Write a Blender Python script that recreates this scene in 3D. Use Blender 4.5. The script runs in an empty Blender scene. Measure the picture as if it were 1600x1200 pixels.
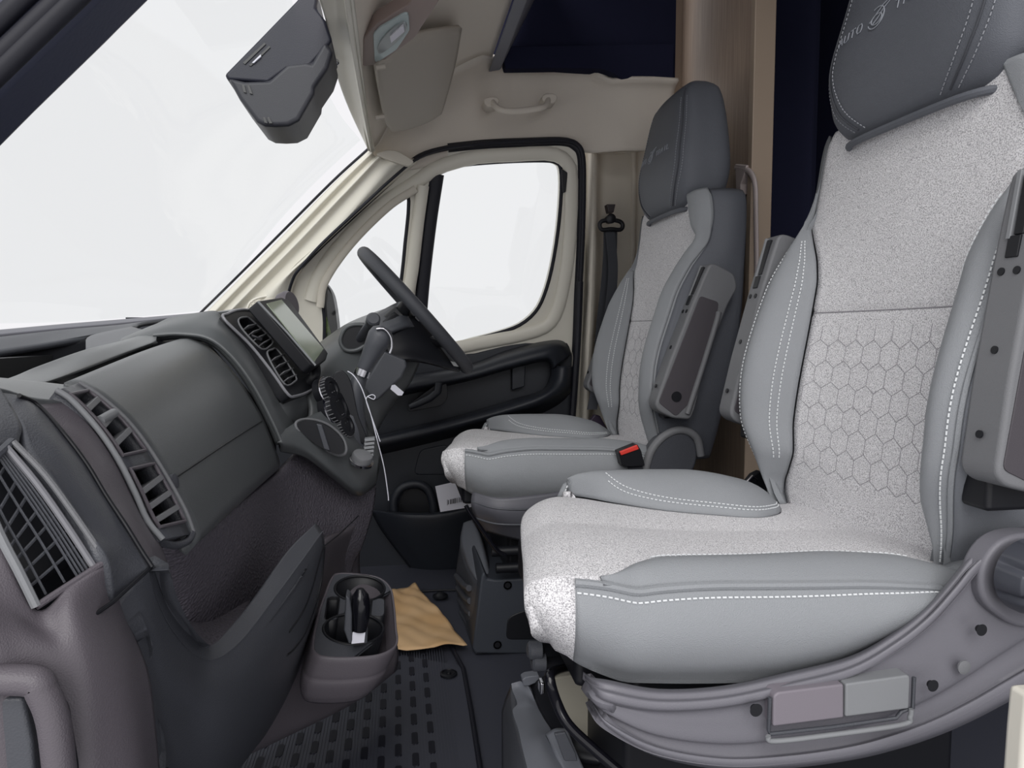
import bpy, bmesh, math, random
from mathutils import Vector, Matrix, geometry
random.seed(7)
SC = bpy.context.scene
COL = SC.collection

# ------------------------------------------------------------ camera
F = 1100.0                       # focal length in pixels of a 1600 px wide frame
PITCH = math.atan(80/math.hypot(1100, 180)*1.0)
YAW = math.atan(180/1100*math.cos(PITCH))
CAMZ = 0.77
fw = Vector((math.sin(YAW)*math.cos(PITCH), math.cos(YAW)*math.cos(PITCH), -math.sin(PITCH)))
rt = Vector((math.cos(YAW), -math.sin(YAW), 0))
up = rt.cross(fw)
CP = Vector((0, 0, CAMZ))
cd = bpy.data.cameras.new('camera')
cd.sensor_width = 36
cd.lens = F/1600*36
cd.clip_start = 0.02
cam = bpy.data.objects.new('camera', cd)
COL.objects.link(cam)
m = Matrix((rt, up, -fw)).transposed().to_4x4()
m.translation = CP
cam.matrix_world = m
SC.camera = cam

# ------------------------------------------------------------ light
wd = bpy.data.worlds.new('overcast_sky')
SC.world = wd
wd.use_nodes = True
bg = wd.node_tree.nodes['Background']
bg.inputs[0].default_value = (0.985, 0.975, 1.0, 1)
bg.inputs[1].default_value = 0.93
sun = bpy.data.lights.new('sun', 'SUN')
sun.energy = 1.9
sun.angle = math.radians(50)
sun.color = (1, .985, .97)
so = bpy.data.objects.new('sun', sun)
COL.objects.link(so)
so.rotation_euler = Vector((0.22, 0.78, -0.62)).to_track_quat('-Z', 'Y').to_euler()
SC.view_settings.view_transform = 'Standard'
SC.view_settings.look = 'None'
SC.view_settings.gamma = 1
SC.view_settings.use_curve_mapping = False
SC.view_settings.exposure = 0.0

# ------------------------------------------------------------ helpers
def ray(px, py):
    return (fw + rt*((px-800)/F) + up*((600-py)/F))
def W(px, py, Y=None, X=None, Z=None):
    """the point of the photograph's pixel on the plane Y = .. (or X, Z)"""
    d = ray(px, py)
    if Y is not None: t = Y/d.y
    elif X is not None: t = X/d.x
    else: t = (Z-CAMZ)/d.z
    return CP + d*t
def Wp(px, py, n, k):
    d = ray(px, py); n = Vector(n)
    return CP + d*((k-n.dot(CP))/n.dot(d))

def s2l(c):
    c /= 255
    return c/12.92 if c <= .04045 else ((c+.055)/1.055)**2.4
MATS = {}
def mat(name, rgb, rough=.5, bump=0, scale=200, metal=0, rgb2=None, cscale=300, lo=.4, hi=.6, kind='noise', spec=.5, detail=2, coat=0, stretch=None, emit=0):
    if name in MATS: return MATS[name]
    mt = bpy.data.materials.new(name); mt.use_nodes = True
    nt = mt.node_tree; b = nt.nodes['Principled BSDF']
    c = tuple(s2l(v) for v in rgb)+(1,)
    b.inputs['Base Color'].default_value = c
    b.inputs['Roughness'].default_value = rough
    b.inputs['Metallic'].default_value = metal
    b.inputs['Specular IOR Level'].default_value = spec
    b.inputs['Coat Weight'].default_value = coat
    tc = nt.nodes.new('ShaderNodeTexCoord')
    src = tc.outputs['Object']
    if stretch:
        mp = nt.nodes.new('ShaderNodeMapping'); mp.inputs['Scale'].default_value = stretch
        nt.links.new(src, mp.inputs[0]); src = mp.outputs[0]
    def tex(k, sc):
        if k == 'voronoi':
            t = nt.nodes.new('ShaderNodeTexVoronoi'); t.inputs['Scale'].default_value = sc
            nt.links.new(src, t.inputs['Vector']); return t.outputs['Distance']
        t = nt.nodes.new('ShaderNodeTexNoise'); t.inputs['Scale'].default_value = sc; t.inputs['Detail'].default_value = detail
        nt.links.new(src, t.inputs['Vector']); return t.outputs['Fac']
    if rgb2:
        o = tex('noise', cscale)
        r = nt.nodes.new('ShaderNodeMapRange'); r.inputs[1].default_value = lo; r.inputs[2].default_value = hi
        nt.links.new(o, r.inputs[0])
        mx = nt.nodes.new('ShaderNodeMix'); mx.data_type = 'RGBA'
        mx.inputs[6].default_value = c
        mx.inputs[7].default_value = tuple(s2l(v) for v in rgb2)+(1,)
        nt.links.new(r.outputs[0], mx.inputs[0]); nt.links.new(mx.outputs[2], b.inputs['Base Color'])
    if bump:
        o = tex(kind, scale)
        bp = nt.nodes.new('ShaderNodeBump'); bp.inputs['Strength'].default_value = bump; bp.inputs['Distance'].default_value = .002
        nt.links.new(o, bp.inputs['Height']); nt.links.new(bp.outputs[0], b.inputs['Normal'])
    if emit:
        b.inputs['Emission Color'].default_value = c; b.inputs['Emission Strength'].default_value = emit
    MATS[name] = mt
    return mt

M_LEA = mat('grey_leather', (150,153,157), .5, .35, 900, kind='voronoi', spec=.35)
M_LEAD = mat('dark_grey_leather', (100,103,110), .5, .3, 900, kind='voronoi', spec=.35)
M_FAB = mat('woven_light_fabric', (166,164,168), .95, .5, 900, rgb2=(244,243,245), cscale=620, lo=.36, hi=.56, spec=.1, detail=3)
M_FABF = mat('light_fabric_edge', (222,223,227), .95, .3, 900, spec=.1)
M_THR = mat('pale_thread', (225,228,230), .8)
M_THRD = mat('grey_thread', (150,148,153), .8)
M_DARK = mat('charcoal_plastic', (73,75,81), .4, .15, 700, kind='voronoi', spec=.45)
M_DASH = mat('dash_plastic', (86,89,91), .33, .12, 800, kind='voronoi', spec=.5)
M_WARM = mat('warm_charcoal_plastic', (94,89,95), .42, .15, 900, kind='voronoi', spec=.45)
M_VAL = mat('valance_plastic', (116,115,122), .42, .12, 900, kind='voronoi', spec=.4)
M_LEAS = mat('side_leather', (124,127,133), .5, .3, 900, kind='voronoi', spec=.35)
M_MID = mat('mid_grey_plastic', (118,119,122), .5, .15, 900, kind='voronoi', spec=.4)
M_MIDL = mat('light_grey_plastic', (135,137,140), .5, .1, 900, spec=.4)
M_BLK = mat('black_plastic', (22,23,28), .45, spec=.4)
M_GLB = mat('gloss_black', (18,18,24), .15)
M_DOORP = mat('door_plastic', (40,43,50), .42, .15, 700, kind='voronoi', spec=.4)
M_CRM = mat('cream_paint', (224,220,208), .4, .06, 60)
M_CRMW = mat('cream_trim', (206,200,188), .6, .1, 300)
M_HEAD = mat('headliner_felt', (224,216,205), .9, .35, 900, spec=.15)
M_VIS = mat('visor_vinyl', (182,175,165), .7, .2, 700, spec=.2)
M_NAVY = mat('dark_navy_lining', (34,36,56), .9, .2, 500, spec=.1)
M_RUB = mat('rubber_mat', (66,68,78), .5, .1, 500)
M_RUBS = mat('black_rubber_seal', (20,21,32), .6)
M_CHR = mat('chrome', (200,200,205), .15, metal=1)
M_RED = mat('red_button', (235,70,60), .4)
M_PAPER = mat('white_paper', (230,230,240), .8)
M_KRAFT = mat('kraft_paper', (218,182,138), .85, .6, 14, rgb2=(204,165,118), cscale=9, lo=.4, hi=.65)
M_BELT = mat('belt_webbing', (62,64,70), .85, .3, 1500)
M_SCRN = mat('screen_glass', (150,160,140), .12, spec=.8)  # pale green reflection painted in as the base colour
M_GRN = mat('foliage_reflection', (80,100,45), .9, rgb2=(30,42,20), cscale=40)

ROOT = {}
def props(o, label=None, cat=None, group=None, kind=None):
    if label: o['label'] = label
    if cat: o['category'] = cat
    if group: o['group'] = group
    if kind: o['kind'] = kind
    return o
def thing(name, label, cat, loc=(0,0,0), group=None, kind=None):
    o = bpy.data.objects.new(name, None); COL.objects.link(o)
    o.location = loc; o.empty_display_size = .05
    ROOT[o.name] = Vector(loc)
    return props(o, label, cat, group, kind)
def org(parent):
    return ROOT[parent.name] if parent else Vector((0,0,0))
def obj(name, vs, fs, mt, parent=None, smooth=True, bevel=0, solid=0, seg=2, sub=0, label=None, kind=None, mats=None, fmat=None, base=None, sharp=40):
    """one mesh object; vertices are given in world metres"""
    o0 = org(parent) if parent else Vector(base or (0,0,0))
    me = bpy.data.meshes.new(name)
    me.from_pydata([tuple(Vector(v)-o0) for v in vs], [], fs)
    me.materials.append(mt)
    if mats:
        for x in mats: me.materials.append(x)
        for p, i in zip(me.polygons, fmat): p.material_index = i
    bm = bmesh.new(); bm.from_mesh(me)
    bmesh.ops.remove_doubles(bm, verts=bm.verts, dist=1e-6)
    bmesh.ops.recalc_face_normals(bm, faces=bm.faces)
    bm.to_mesh(me); bm.free()
    if smooth:
        me.shade_smooth()
        me.set_sharp_from_angle(angle=math.radians(sharp))
    o = bpy.data.objects.new(name, me); COL.objects.link(o)
    if parent: o.parent = parent; ROOT[o.name] = o0
    else: o.location = o0; ROOT[o.name] = o0
    if solid:
        # the visible skin faces the cab door opening; thickness goes away from it
        acc = 0
        for p in me.polygons:
            c = Vector(p.center)+o0
            acc += p.area*(1 if Vector(p.normal).dot(CP-c) > 0 else -1)
        md = o.modifiers.new('thickness', 'SOLIDIFY'); md.thickness = abs(solid); md.offset = -1 if acc > 0 else 1
    if bevel:
        md = o.modifiers.new('bevel', 'BEVEL'); md.width = bevel; md.segments = seg; md.limit_method = 'ANGLE'; md.angle_limit = math.radians(35)
        if smooth: md.harden_normals = True
    if sub:
        md = o.modifiers.new('sub', 'SUBSURF'); md.levels = sub; md.render_levels = sub
    return props(o, label, kind=kind)

def interp(tab, x):
    """smooth (monotone cubic) lookup in ((x, y), ...)"""
    n = len(tab)
    if x <= tab[0][0]: return tab[0][1]
    if x >= tab[-1][0]: return tab[-1][1]
    for i in range(n-1):
        if x <= tab[i+1][0]: break
    def d(j): return (tab[j+1][1]-tab[j][1])/(tab[j+1][0]-tab[j][0])
    def tang(j):
        if j == 0: return d(0)
        if j == n-1: return d(n-2)
        a, b = d(j-1), d(j)
        return 0 if a*b <= 0 else 2*a*b/(a+b)
    x0, y0 = tab[i]; x1, y1 = tab[i+1]; h = x1-x0; t = (x-x0)/h
    return ((2*t**3-3*t*t+1)*y0+(t**3-2*t*t+t)*h*tang(i)+(-2*t**3+3*t*t)*y1+(t**3-t*t)*h*tang(i+1))

def cr(P, t, closed=False):
    """Catmull-Rom through the points P, t in 0..1"""
    n = len(P)
    if n == 2 and not closed: return P[0].lerp(P[1], t)
    k = n if closed else n-1
    s = t*k; i = min(int(s), k-1); f = s-i
    def g(j):
        if closed: return P[j % n]
        if j < 0: return P[0]*2-P[1]
        if j >= n: return P[-1]*2-P[-2]
        return P[j]
    a, b, c, d = g(i-1), g(i), g(i+1), g(i+2)
    return ((b*2)+(c-a)*f+(a*2-b*5+c*4-d)*f*f+(b*3-a-c*3+d)*f**3)*.5
def smooth_path(P, n, closed=False):
    P = [Vector(p) for p in P]
    return [cr(P, i/(n if closed else n-1), closed) for i in range(n)]
def grid(fn, nu, nv):
    vs = [fn(i/nu, j/nv) for i in range(nu+1) for j in range(nv+1)]
    fs = [(i*(nv+1)+j, (i+1)*(nv+1)+j, (i+1)*(nv+1)+j+1, i*(nv+1)+j+1) for i in range(nu) for j in range(nv)]
    return vs, fs
def join(*ms):
    V, Fs = [], []
    for vs, fs in ms:
        o = len(V); V += list(vs); Fs += [tuple(i+o for i in f) for f in fs]
    return V, Fs
def patch(name, rows, mt, parent=None, nu=None, nv=None, solid=.012, lin=False, **kw):
    """smooth surface through a grid of points (rows of equal length)"""
    rows = [[Vector(p) for p in r] for r in rows]
    nu = nu or (len(rows)-1)*5; nv = nv or (len(rows[0])-1)*5
    vs = []
    for i in range(nu+1):
        u = i/nu
        for j in range(nv+1):
            v = j/nv
            vs.append(cr([cr(r, v) for r in rows], u))
    _, fs = grid(lambda a, b: 0, nu, nv)
    return obj(name, vs, fs, mt, parent, solid=solid, **kw)
def pix(rows):
    """rows of (px, py, Y) -> rows of points"""
    return [[W(a, b, Y=c) for a, b, c in r] for r in rows]
def tess(outer, holes=()):
    loops = [list(outer)]+[list(h) for h in holes]
    flat = [p for l in loops for p in l]
    tris = geometry.tessellate_polygon([[Vector(p) for p in l] for l in loops])
    return loops, flat, [tuple(t) for t in tris]
def plate(name, outer, depth, mt, parent=None, holes=(), bevel=.002, smooth=True, **kw):
    """polygon (world points, with holes) given a thickness vector"""
    outer = [Vector(p) for p in outer]; holes = [[Vector(p) for p in h] for h in holes]
    depth = Vector(depth)
    vs, fs = platem(outer, depth, holes)
    return obj(name, vs, fs, mt, parent, bevel=bevel, smooth=smooth, **kw)
def platem(outer, depth, holes=()):
    depth = Vector(depth)
    # flatten for the tessellator: project on the plane square to depth
    ax = depth.normalized(); a = ax.orthogonal().normalized(); b = ax.cross(a)
    pr = lambda p: Vector((Vector(p).dot(a), Vector(p).dot(b), 0))
    loops, flat, _ = tess(outer, holes)
    _, _, tris = tess([pr(p) for p in outer], [[pr(p) for p in h] for h in holes])
    n = len(flat)
    vs = [Vector(p) for p in flat]+[Vector(p)+depth for p in flat]
    if holes: fs = [t for t in tris]+[tuple(i+n for i in reversed(t)) for t in tris]
    else: fs = [tuple(range(n)), tuple(reversed(range(n, 2*n)))]
    o = 0
    for l in loops:
        k = len(l)
        for i in range(k):
            j = (i+1) % k
            fs.append((o+i, o+j, o+j+n, o+i+n))
        o += k
    return vs, fs
def pts(px, Y, n=None, closed=True):
    P = [W(a, b, Y=Y) for a, b in px]
    return smooth_path(P, n, closed) if n else P
def rounded(P, r, k=4):
    """round the corners of a closed polygon by cutting r off each side"""
    out = []; n = len(P)
    for i in range(n):
        a, b, c = P[i-1], P[i], P[(i+1) % n]
        ra = min(r, (a-b).length*.45); rc = min(r, (c-b).length*.45)
        p = b+(a-b).normalized()*ra; q = b+(c-b).normalized()*rc
        for j in range(k+1):
            t = j/k
            out.append(p*(1-t)**2+b*2*t*(1-t)+q*t*t)
    return out
def tubem(P, r, seg=10, closed=False, caps=True, flat=1.0, nrm=None):
    """tube along P; r a number or a list; flat squashes across nrm"""
    P = [Vector(p) for p in P]; n = len(P)
    R = r if isinstance(r, (list, tuple)) else [r]*n
    vs = []; prev = None
    for i, p in enumerate(P):
        if closed: t = P[(i+1) % n]-P[i-1]
        else: t = P[min(i+1, n-1)]-P[max(i-1, 0)]
        if t.length < 1e-9: t = Vector((0,0,1))
        t.normalize()
        if nrm is not None: a = (Vector(nrm)-t*Vector(nrm).dot(t))
        elif prev is None: a = t.orthogonal()
        else: a = prev-t*prev.dot(t)
        if a.length < 1e-6: a = t.orthogonal()
        a.normalize(); prev = a; b = t.cross(a)
        for k in range(seg):
            an = 2*math.pi*k/seg
            vs.append(p+(a*math.cos(an)*flat+b*math.sin(an))*R[i])
    fs = []
    for i in range(n if closed else n-1):
        j = (i+1) % n
        for k in range(seg):
            l = (k+1) % seg
            fs.append((i*seg+k, i*seg+l, j*seg+l, j*seg+k))
    if caps and not closed:
        fs.append(tuple(range(seg))); fs.append(tuple(reversed(range((n-1)*seg, n*seg))))
    return vs, fs
def tube(name, P, r, mt, parent=None, n=None, closed=False, seg=10, flat=1, nrm=None, **kw):
    if n:
        k0 = len(P); P = smooth_path(P, n, closed)
        if isinstance(r, (list, tuple)):
            r = [interp([(i/(len(r)-1), q) for i, q in enumerate(r)], j/(n-1)) for j in range(n)]
    vs, fs = tubem(P, r, seg, closed, flat=flat, nrm=nrm)
    return obj(name, vs, fs, mt, parent, **kw)
def boxm(c, x, y, z):
    """box about c with half-extent vectors x, y, z"""
    c, x, y, z = (Vector(v) for v in (c, x, y, z))
    vs = [c+x*i+y*j+z*k for i in (-1,1) for j in (-1,1) for k in (-1,1)]
    return vs, [(0,1,3,2),(4,6,7,5),(0,4,5,1),(2,3,7,6),(0,2,6,4),(1,5,7,3)]
def box(name, c, h, mt, parent=None, bevel=.003, **kw):
    vs, fs = boxm(c, (h[0],0,0), (0,h[1],0), (0,0,h[2]))
    return obj(name, vs, fs, mt, parent, bevel=bevel, **kw)
def lathem(c, ax, prof, seg=28):
    """profile [(radius, along)] turned about the axis through c"""
    ax = Vector(ax).normalized(); a = ax.orthogonal().normalized(); b = ax.cross(a); c = Vector(c)
    vs = []; n = len(prof)
    for r, h in prof:
        for k in range(seg):
            an = 2*math.pi*k/seg
            vs.append(c+ax*h+(a*math.cos(an)+b*math.sin(an))*max(r, 1e-5))
    fs = [(i*seg+k, i*seg+(k+1) % seg, (i+1)*seg+(k+1) % seg, (i+1)*seg+k) for i in range(n-1) for k in range(seg)]
    fs.append(tuple(range(seg))); fs.append(tuple(reversed(range((n-1)*seg, n*seg))))
    return vs, fs
def lathe(name, c, ax, prof, mt, parent=None, seg=28, **kw):
    vs, fs = lathem(c, ax, prof, seg)
    return obj(name, vs, fs, mt, parent, **kw)
def stitches(name, P, mt, parent, step=.009, ln=.005, r=.0011, nrm=None, n=None):
    """row of raised thread stitches along a path: one joined part"""
    P = [Vector(p) for p in P]
    acc = 0; V = []; Fs = []
    nxt = 0
    for i in range(len(P)-1):
        a, b = P[i], P[i+1]; L = (b-a).length
        if L < 1e-7: continue
        t = (b-a)/L
        while nxt < acc+L:
            p = a+t*(nxt-acc)
            x = t; y = t.orthogonal().normalized(); z = t.cross(y)
            v, f = boxm(p, x*ln*.5, y*r, z*r)
            o = len(V); V += v; Fs += [tuple(k+o for k in q) for q in f]
            nxt += step
        acc += L
    if V: return obj(name, V, Fs, mt, parent, smooth=False, kind='stuff')
# ============================================================ the setting
# floor and sill
fl = thing('floor', None, None, (0.3, 1.4, 0), kind='structure')
box('floor_panel', (0.15, 1.35, -.02), (1.6, 1.25, .02), M_RUB, fl, bevel=.004)
# partition of pale wood behind the driver, dark opening beside it
wb = thing('wall_back', None, None, (.95, 1.98, 0), kind='structure')
M_WOOD = mat('pale_grained_laminate', (178,158,140), .45, .05, 60, rgb2=(150,130,115), cscale=14, lo=.3, hi=.7, stretch=(1, 14, .35), detail=5)
xw = .945
def lat(px, X): # the Y where the lateral plane X = .. is seen at column px (level with the eye)
    return W(px, 400, X=X).y
y0, y1 = lat(1200, xw+.035), 2.37
box('laminate_panel', (xw+.02, (y0+.02+y1)/2, 1.0), (.02, (y1-y0-.02)/2, 1.15), M_WOOD, wb, bevel=.001)
box('laminate_edge', (xw+.012, y0+.012, 1.0), (.03, .012, 1.15), mat('edge_band', (170,152,134), .4), wb, bevel=.003)
box('laminate_return', (xw-.02, 2.30, 1.0), (.025, .012, 1.15), mat('edge_band', (170,152,134), .4), wb, bevel=.003)
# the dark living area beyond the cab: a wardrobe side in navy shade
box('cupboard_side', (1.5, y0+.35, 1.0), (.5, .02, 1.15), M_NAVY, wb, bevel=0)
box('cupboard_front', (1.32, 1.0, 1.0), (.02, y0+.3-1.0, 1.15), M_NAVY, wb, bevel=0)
# ---- far body side (behind the driver's door): B pillar trim
wr = thing('wall_right', None, None, (.8, 2.3, 0), kind='structure')
# columns in plan from the door seal backwards, rows from the floor to the shelf
def col(x, Y, ys): return [(x+dx, y, Y) for y, dx in ys]
ys = ((930, -20), (700, -12), (560, -6), (420, 0), (300, 2), (235, 2), (180, -2))
rows = [[W(x+dx, y, Y=Y) for y, dx in ys] for x, Y in
        ((900, 2.33), (914, 2.33), (921, 2.27), (930, 2.27), (936, 2.33), (950, 2.34), (984, 2.34), (986, 2.31), (992, 2.31), (995, 2.33), (1018, 2.3), (1058, 2.3))]
patch('pillar_trim', rows, M_CRMW, wr, nu=44, nv=20)
for xx, yy in ((952, 229), (988, 229)):
    q = W(xx, yy, Y=2.27)
    lathe('trim_plug', q, (0,-1,0), [(.011, 0), (.011, .006), (.008, .009)], M_CRMW, wr, seg=14)
tube('pillar_seam', [W(918, 236, Y=2.26), W(950, 240, Y=2.3), W(1000, 236, Y=2.28), W(1015, 228, Y=2.28)], .0025, M_CRMW, wr, n=14)
# cream body below the belt line behind the door, and a white sill at the lower right of the picture
plate('door_sill', [W(1606, 1085, Y=.50), W(1690, 1080, Y=.50), W(1690, 1260, Y=.50), W(1592, 1260, Y=.50), W(1600, 1150, Y=.50)], (0, .02, 0), M_CRM, wr, bevel=.005)

# ---- driver's door
DN, DK = Vector((0, 1, .16)), 2.32+.16*.8
def D(px, py, off=0): return Wp(px, py, DN, DK-off)
dr = thing('door_1', None, None, (.2, 2.33, .3), kind='structure')
g_main = [(686,268),(700,262),(740,256),(800,252),(850,251),(868,254),(876,264),(877,300),(872,360),(862,420),(850,462),(836,488),(812,508),(780,520),(735,532),(690,545),(655,548),(657,500),(664,420),(674,340)]
g_vent = [(637,302),(600,326),(562,364),(522,412),(505,450),(507,500),(512,560),(560,570),(610,560),(624,460),(632,390)]
outer = [(450,470),(460,428),(500,388),(560,332),(612,286),(652,252),(700,236),(760,230),(830,226),(882,226),(900,234),(907,254),(906,320),(903,420),(899,520),(893,640),(740,660),(600,690),(470,700),(440,560)]
Dn = DN.normalized()
plate('window_frame', [D(*p) for p in outer], Dn*.05, M_CRM, dr, holes=[smooth_path([D(*p) for p in g_main], 60, True), smooth_path([D(*p) for p in g_vent], 44, True)], bevel=0)
# raised inner bead that follows the frame: upper edge and rear edge
def bead(name, px, r, off, mt, n=40, flat=.5, par=None, closed=False):
    return tube(name, [D(a, b, off) for a, b in px], r, mt, par or dr, n=n, flat=flat, nrm=Dn, closed=closed, seg=12)
bead('frame_bead', [(486,470),(500,428),(540,374),(600,318),(650,285),(684,262),(740,246),(800,242),(858,240),(884,252),(893,280),(890,380),(880,450),(868,492),(850,512),(812,524),(760,534),(700,546)], .022, .004, M_CRM, flat=.45)
bead('frame_inner_lip', [(500,480),(508,440),(548,382),(606,324),(650,295)], .012, .02, M_CRMW, flat=.4)
bead('glass_seal', g_main, .006, .0, M_RUBS, n=60, closed=True)
bead('glass_seal', g_vent, .0055, .0, M_RUBS, n=50, closed=True)
bead('glass_channel', [(683,272),(672,345),(662,430),(656,500),(652,550)], .022, -.002, M_RUBS, flat=.5)
bead('division_bar', [(661,290),(653,350),(645,420),(636,480),(634,545)], .019, .012, M_CRM, flat=.6)
plate('latch_cover', [D(876,264), D(886,270), D(883,300), D(878,302)], Dn*-.012, M_BLK, dr, bevel=.002)
gl = bpy.data.materials.new('clear_glass'); gl.use_nodes = True
nt = gl.node_tree; nt.nodes.clear()
o_ = nt.nodes.new('ShaderNodeOutputMaterial'); mx = nt.nodes.new('ShaderNodeMixShader'); tr = nt.nodes.new('ShaderNodeBsdfTransparent'); gs = nt.nodes.new('ShaderNodeBsdfGlossy')
gs.inputs['Roughness'].default_value = .02; tr.inputs[0].default_value = (.97,.98,.975,1)
mx.inputs[0].default_value = .03
nt.links.new(tr.outputs[0], mx.inputs[1]); nt.links.new(gs.outputs[0], mx.inputs[2]); nt.links.new(mx.outputs[0], o_.inputs[0])
def pane(name, P, par, d=.004):
    vs, fs = platem([Vector(p) for p in P], Vector(d) if not isinstance(d, float) else Dn*d)
    return obj(name, vs, fs, gl, par, smooth=False)
pane('window_pane', smooth_path([D(*p, -.02) for p in g_main], 40, True), dr)
pane('quarter_pane', smooth_path([D(*p, -.02) for p in g_vent], 30, True), dr)
# door seal on the body
tube('door_seal', [D(*p, .012) for p in ((446,520),(448,470),(456,440),(464,424),(502,384),(562,328),(612,282),(652,246),(700,231),(760,224),(830,220),(880,219),(902,226),(911,246),(912,300),(910,380),(906,460),(902,560),(893,690))], .008, M_RUBS, wr, n=80, seg=8)
tube('door_seal_lip', [D(*p, .0) for p in ((700,231),(760,225),(830,222),(878,221),(898,228),(908,246),(909,300),(907,380),(903,460),(899,560),(891,690))], .014, M_RUBS, wr, n=60, seg=8)
tube('door_seal_front', [W(a,b,Y=c) for a,b,c in ((447,520,2.27),(449,470,2.25),(457,438,2.22),(468,420,2.19),(504,380,2.17),(564,324,2.15),(614,278,2.15),(652,248,2.16),(690,233,2.19),(740,226,2.2))], .0045, M_RUBS, wr, n=60, seg=8)
tube('door_seal_lower', [W(906,440,Y=2.27), W(903,520,Y=2.285), W(898,600,Y=2.295), W(891,700,Y=2.30), W(886,800,Y=2.31)], .012, M_RUBS, wr, n=20, seg=8)
# door card (dark plastic lower door), traced on the door plane with real relief
def DP(px, py, Y): return W(px, py, Y=Y)
card = [(430,560),(520,560),(600,560),(700,556),(742,552),(800,537),(850,528),(872,527),(888,534),(896,560),(893,660),(890,700),(885,1000),(430,1000)]
plate('door_card', [W(a, b, Y=2.33) for a, b in card], (0, .04, 0), M_DOORP, dr, bevel=.006)
# upper rail of the card, armrest band and pull
rail = pix([[(560,596,2.33),(640,586,2.33),(730,570,2.33),(790,548,2.33),(850,533,2.33),(880,533,2.33),(893,552,2.33)],
            [(560,600,2.27),(640,590,2.26),(730,575,2.25),(790,556,2.25),(848,541,2.25),(874,541,2.26),(886,560,2.28)],
            [(560,620,2.25),(640,606,2.24),(730,590,2.23),(790,573,2.23),(845,559,2.23),(862,560,2.24),(868,572,2.25)],
            [(560,632,2.29),(640,616,2.28),(730,596,2.28),(790,579,2.28),(843,566,2.28),(858,568,2.28),(862,578,2.29)]])
patch('armrest_rail', rail, M_DOORP, dr, nu=18, nv=36)
band = pix([[(560,688,2.30),(640,668,2.29),(720,648,2.27),(800,624,2.27),(845,610,2.28),(858,592,2.29),(860,572,2.29)],
            [(560,692,2.24),(640,674,2.23),(720,654,2.22),(800,632,2.22),(850,616,2.22),(872,596,2.24),(878,572,2.25)],
            [(560,706,2.24),(640,688,2.23),(720,668,2.22),(800,645,2.22),(850,630,2.23),(884,606,2.25),(892,572,2.27)],
            [(560,718,2.33),(640,700,2.33),(720,680,2.33),(800,658,2.33),(855,642,2.33),(890,615,2.33),(897,575,2.33)]])
patch('armrest_band', band, M_DOORP, dr, nu=18, nv=36)
plate('grab_recess_wall', [W(a,b,Y=2.30) for a,b in ((800,560),(822,556),(820,604),(800,610))], (0,.03,0), M_DOORP, dr, bevel=.004)
# inner handle and its bowl
tube('door_handle', [W(a,b,Y=2.22) for a,b in ((686,598),(684,612),(672,622),(655,630),(640,636))], [.012,.012,.012,.011,.009]*1, M_DOORP, dr, seg=10)
plate('handle_bowl', rounded([W(a,b,Y=2.25) for a,b in ((640,632),(690,594),(698,598),(700,622),(690,634),(636,644))], .015), (0,.03,0), M_BLK, dr, bevel=.003)
plate('card_inset', rounded([W(a,b,Y=2.325) for a,b in ((656,703),(700,694),(700,742),(646,742))], .02), (0,.01,0), M_DOORP, dr, bevel=.004)
# lower storage pocket
pk = pix([[(580,795,2.30),(620,800,2.22),(680,800,2.2),(730,790,2.2),(760,780,2.2)],
          [(580,800,2.28),(622,808,2.2),(680,808,2.18),(730,798,2.18),(760,788,2.18)],
          [(600,835,2.28),(640,845,2.22),(690,840,2.2),(735,828,2.2),(765,815,2.2)],
          [(650,900,2.3),(680,905,2.28),(710,900,2.27),(745,890,2.26),(775,880,2.26)]])
patch('door_pocket', pk, M_DOORP, dr, nu=16, nv=18)
tube('speaker_surround', [W(a,b,Y=2.26) for a,b in ((616,800),(616,780),(628,762),(650,756),(668,764),(676,784),(678,800))], .014, M_DOORP, dr, n=30, seg=10)
plate('bottle_recess', smooth_path([W(a,b,Y=2.29) for a,b in ((625,800),(624,782),(636,766),(654,764),(668,776),(672,800),(650,806))], 30, True), (0,.02,0), M_BLK, dr, bevel=.002)
# ---- A pillar trim (cream), far side of the windscreen
tp = thing('trim_1', None, None, (-.3, 2.25, 1.0), kind='structure')
A = [[(575,236,2.17),(520,288,2.2),(440,370,2.26),(370,440,2.32),(318,492,2.36)],
     [(581,238,2.14),(527,291,2.17),(448,373,2.23),(378,443,2.29),(326,496,2.33)],
     [(585,243,2.155),(532,296,2.185),(454,378,2.245),(384,448,2.305),(334,500,2.345)],
     [(592,245,2.13),(540,300,2.16),(462,382,2.22),(393,452,2.28),(344,502,2.32)],
     [(600,246,2.145),(550,302,2.175),(474,386,2.235),(406,455,2.295),(360,502,2.335)],
     [(622,250,2.13),(574,306,2.16),(500,384,2.2),(440,440,2.24),(410,486,2.28)],
     [(650,252,2.19),(606,288,2.2),(520,366,2.23),(464,424,2.25),(447,480,2.29)],
     [(652,254,2.24),(609,291,2.25),(524,369,2.28),(468,430,2.30),(448,500,2.33)]]
patch('pillar_cover', pix(A), M_CRM, tp, nu=42, nv=24, solid=.01)
tube('screen_seal', [W(a, b, Y=c) for a, b, c in ((575,233,2.19),(520,283,2.21),(440,363,2.27),(370,433,2.33),(312,490,2.38))], .004, M_RUBS, tp, n=20)
plate('pillar_cap', rounded([W(a,b,Y=2.12) for a,b in ((586,240),(606,234),(622,236),(648,252),(640,260),(612,252))], .01), (0,.02,0), M_CRMW, tp, bevel=.003)
tube('speaker_grille_rim', [W(a,b,Y=2.27) for a,b in ((384,490),(390,474),(402,466),(424,462),(428,466),(427,480),(424,488))], .004, M_CRM, tp, n=30)
vv = []
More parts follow.
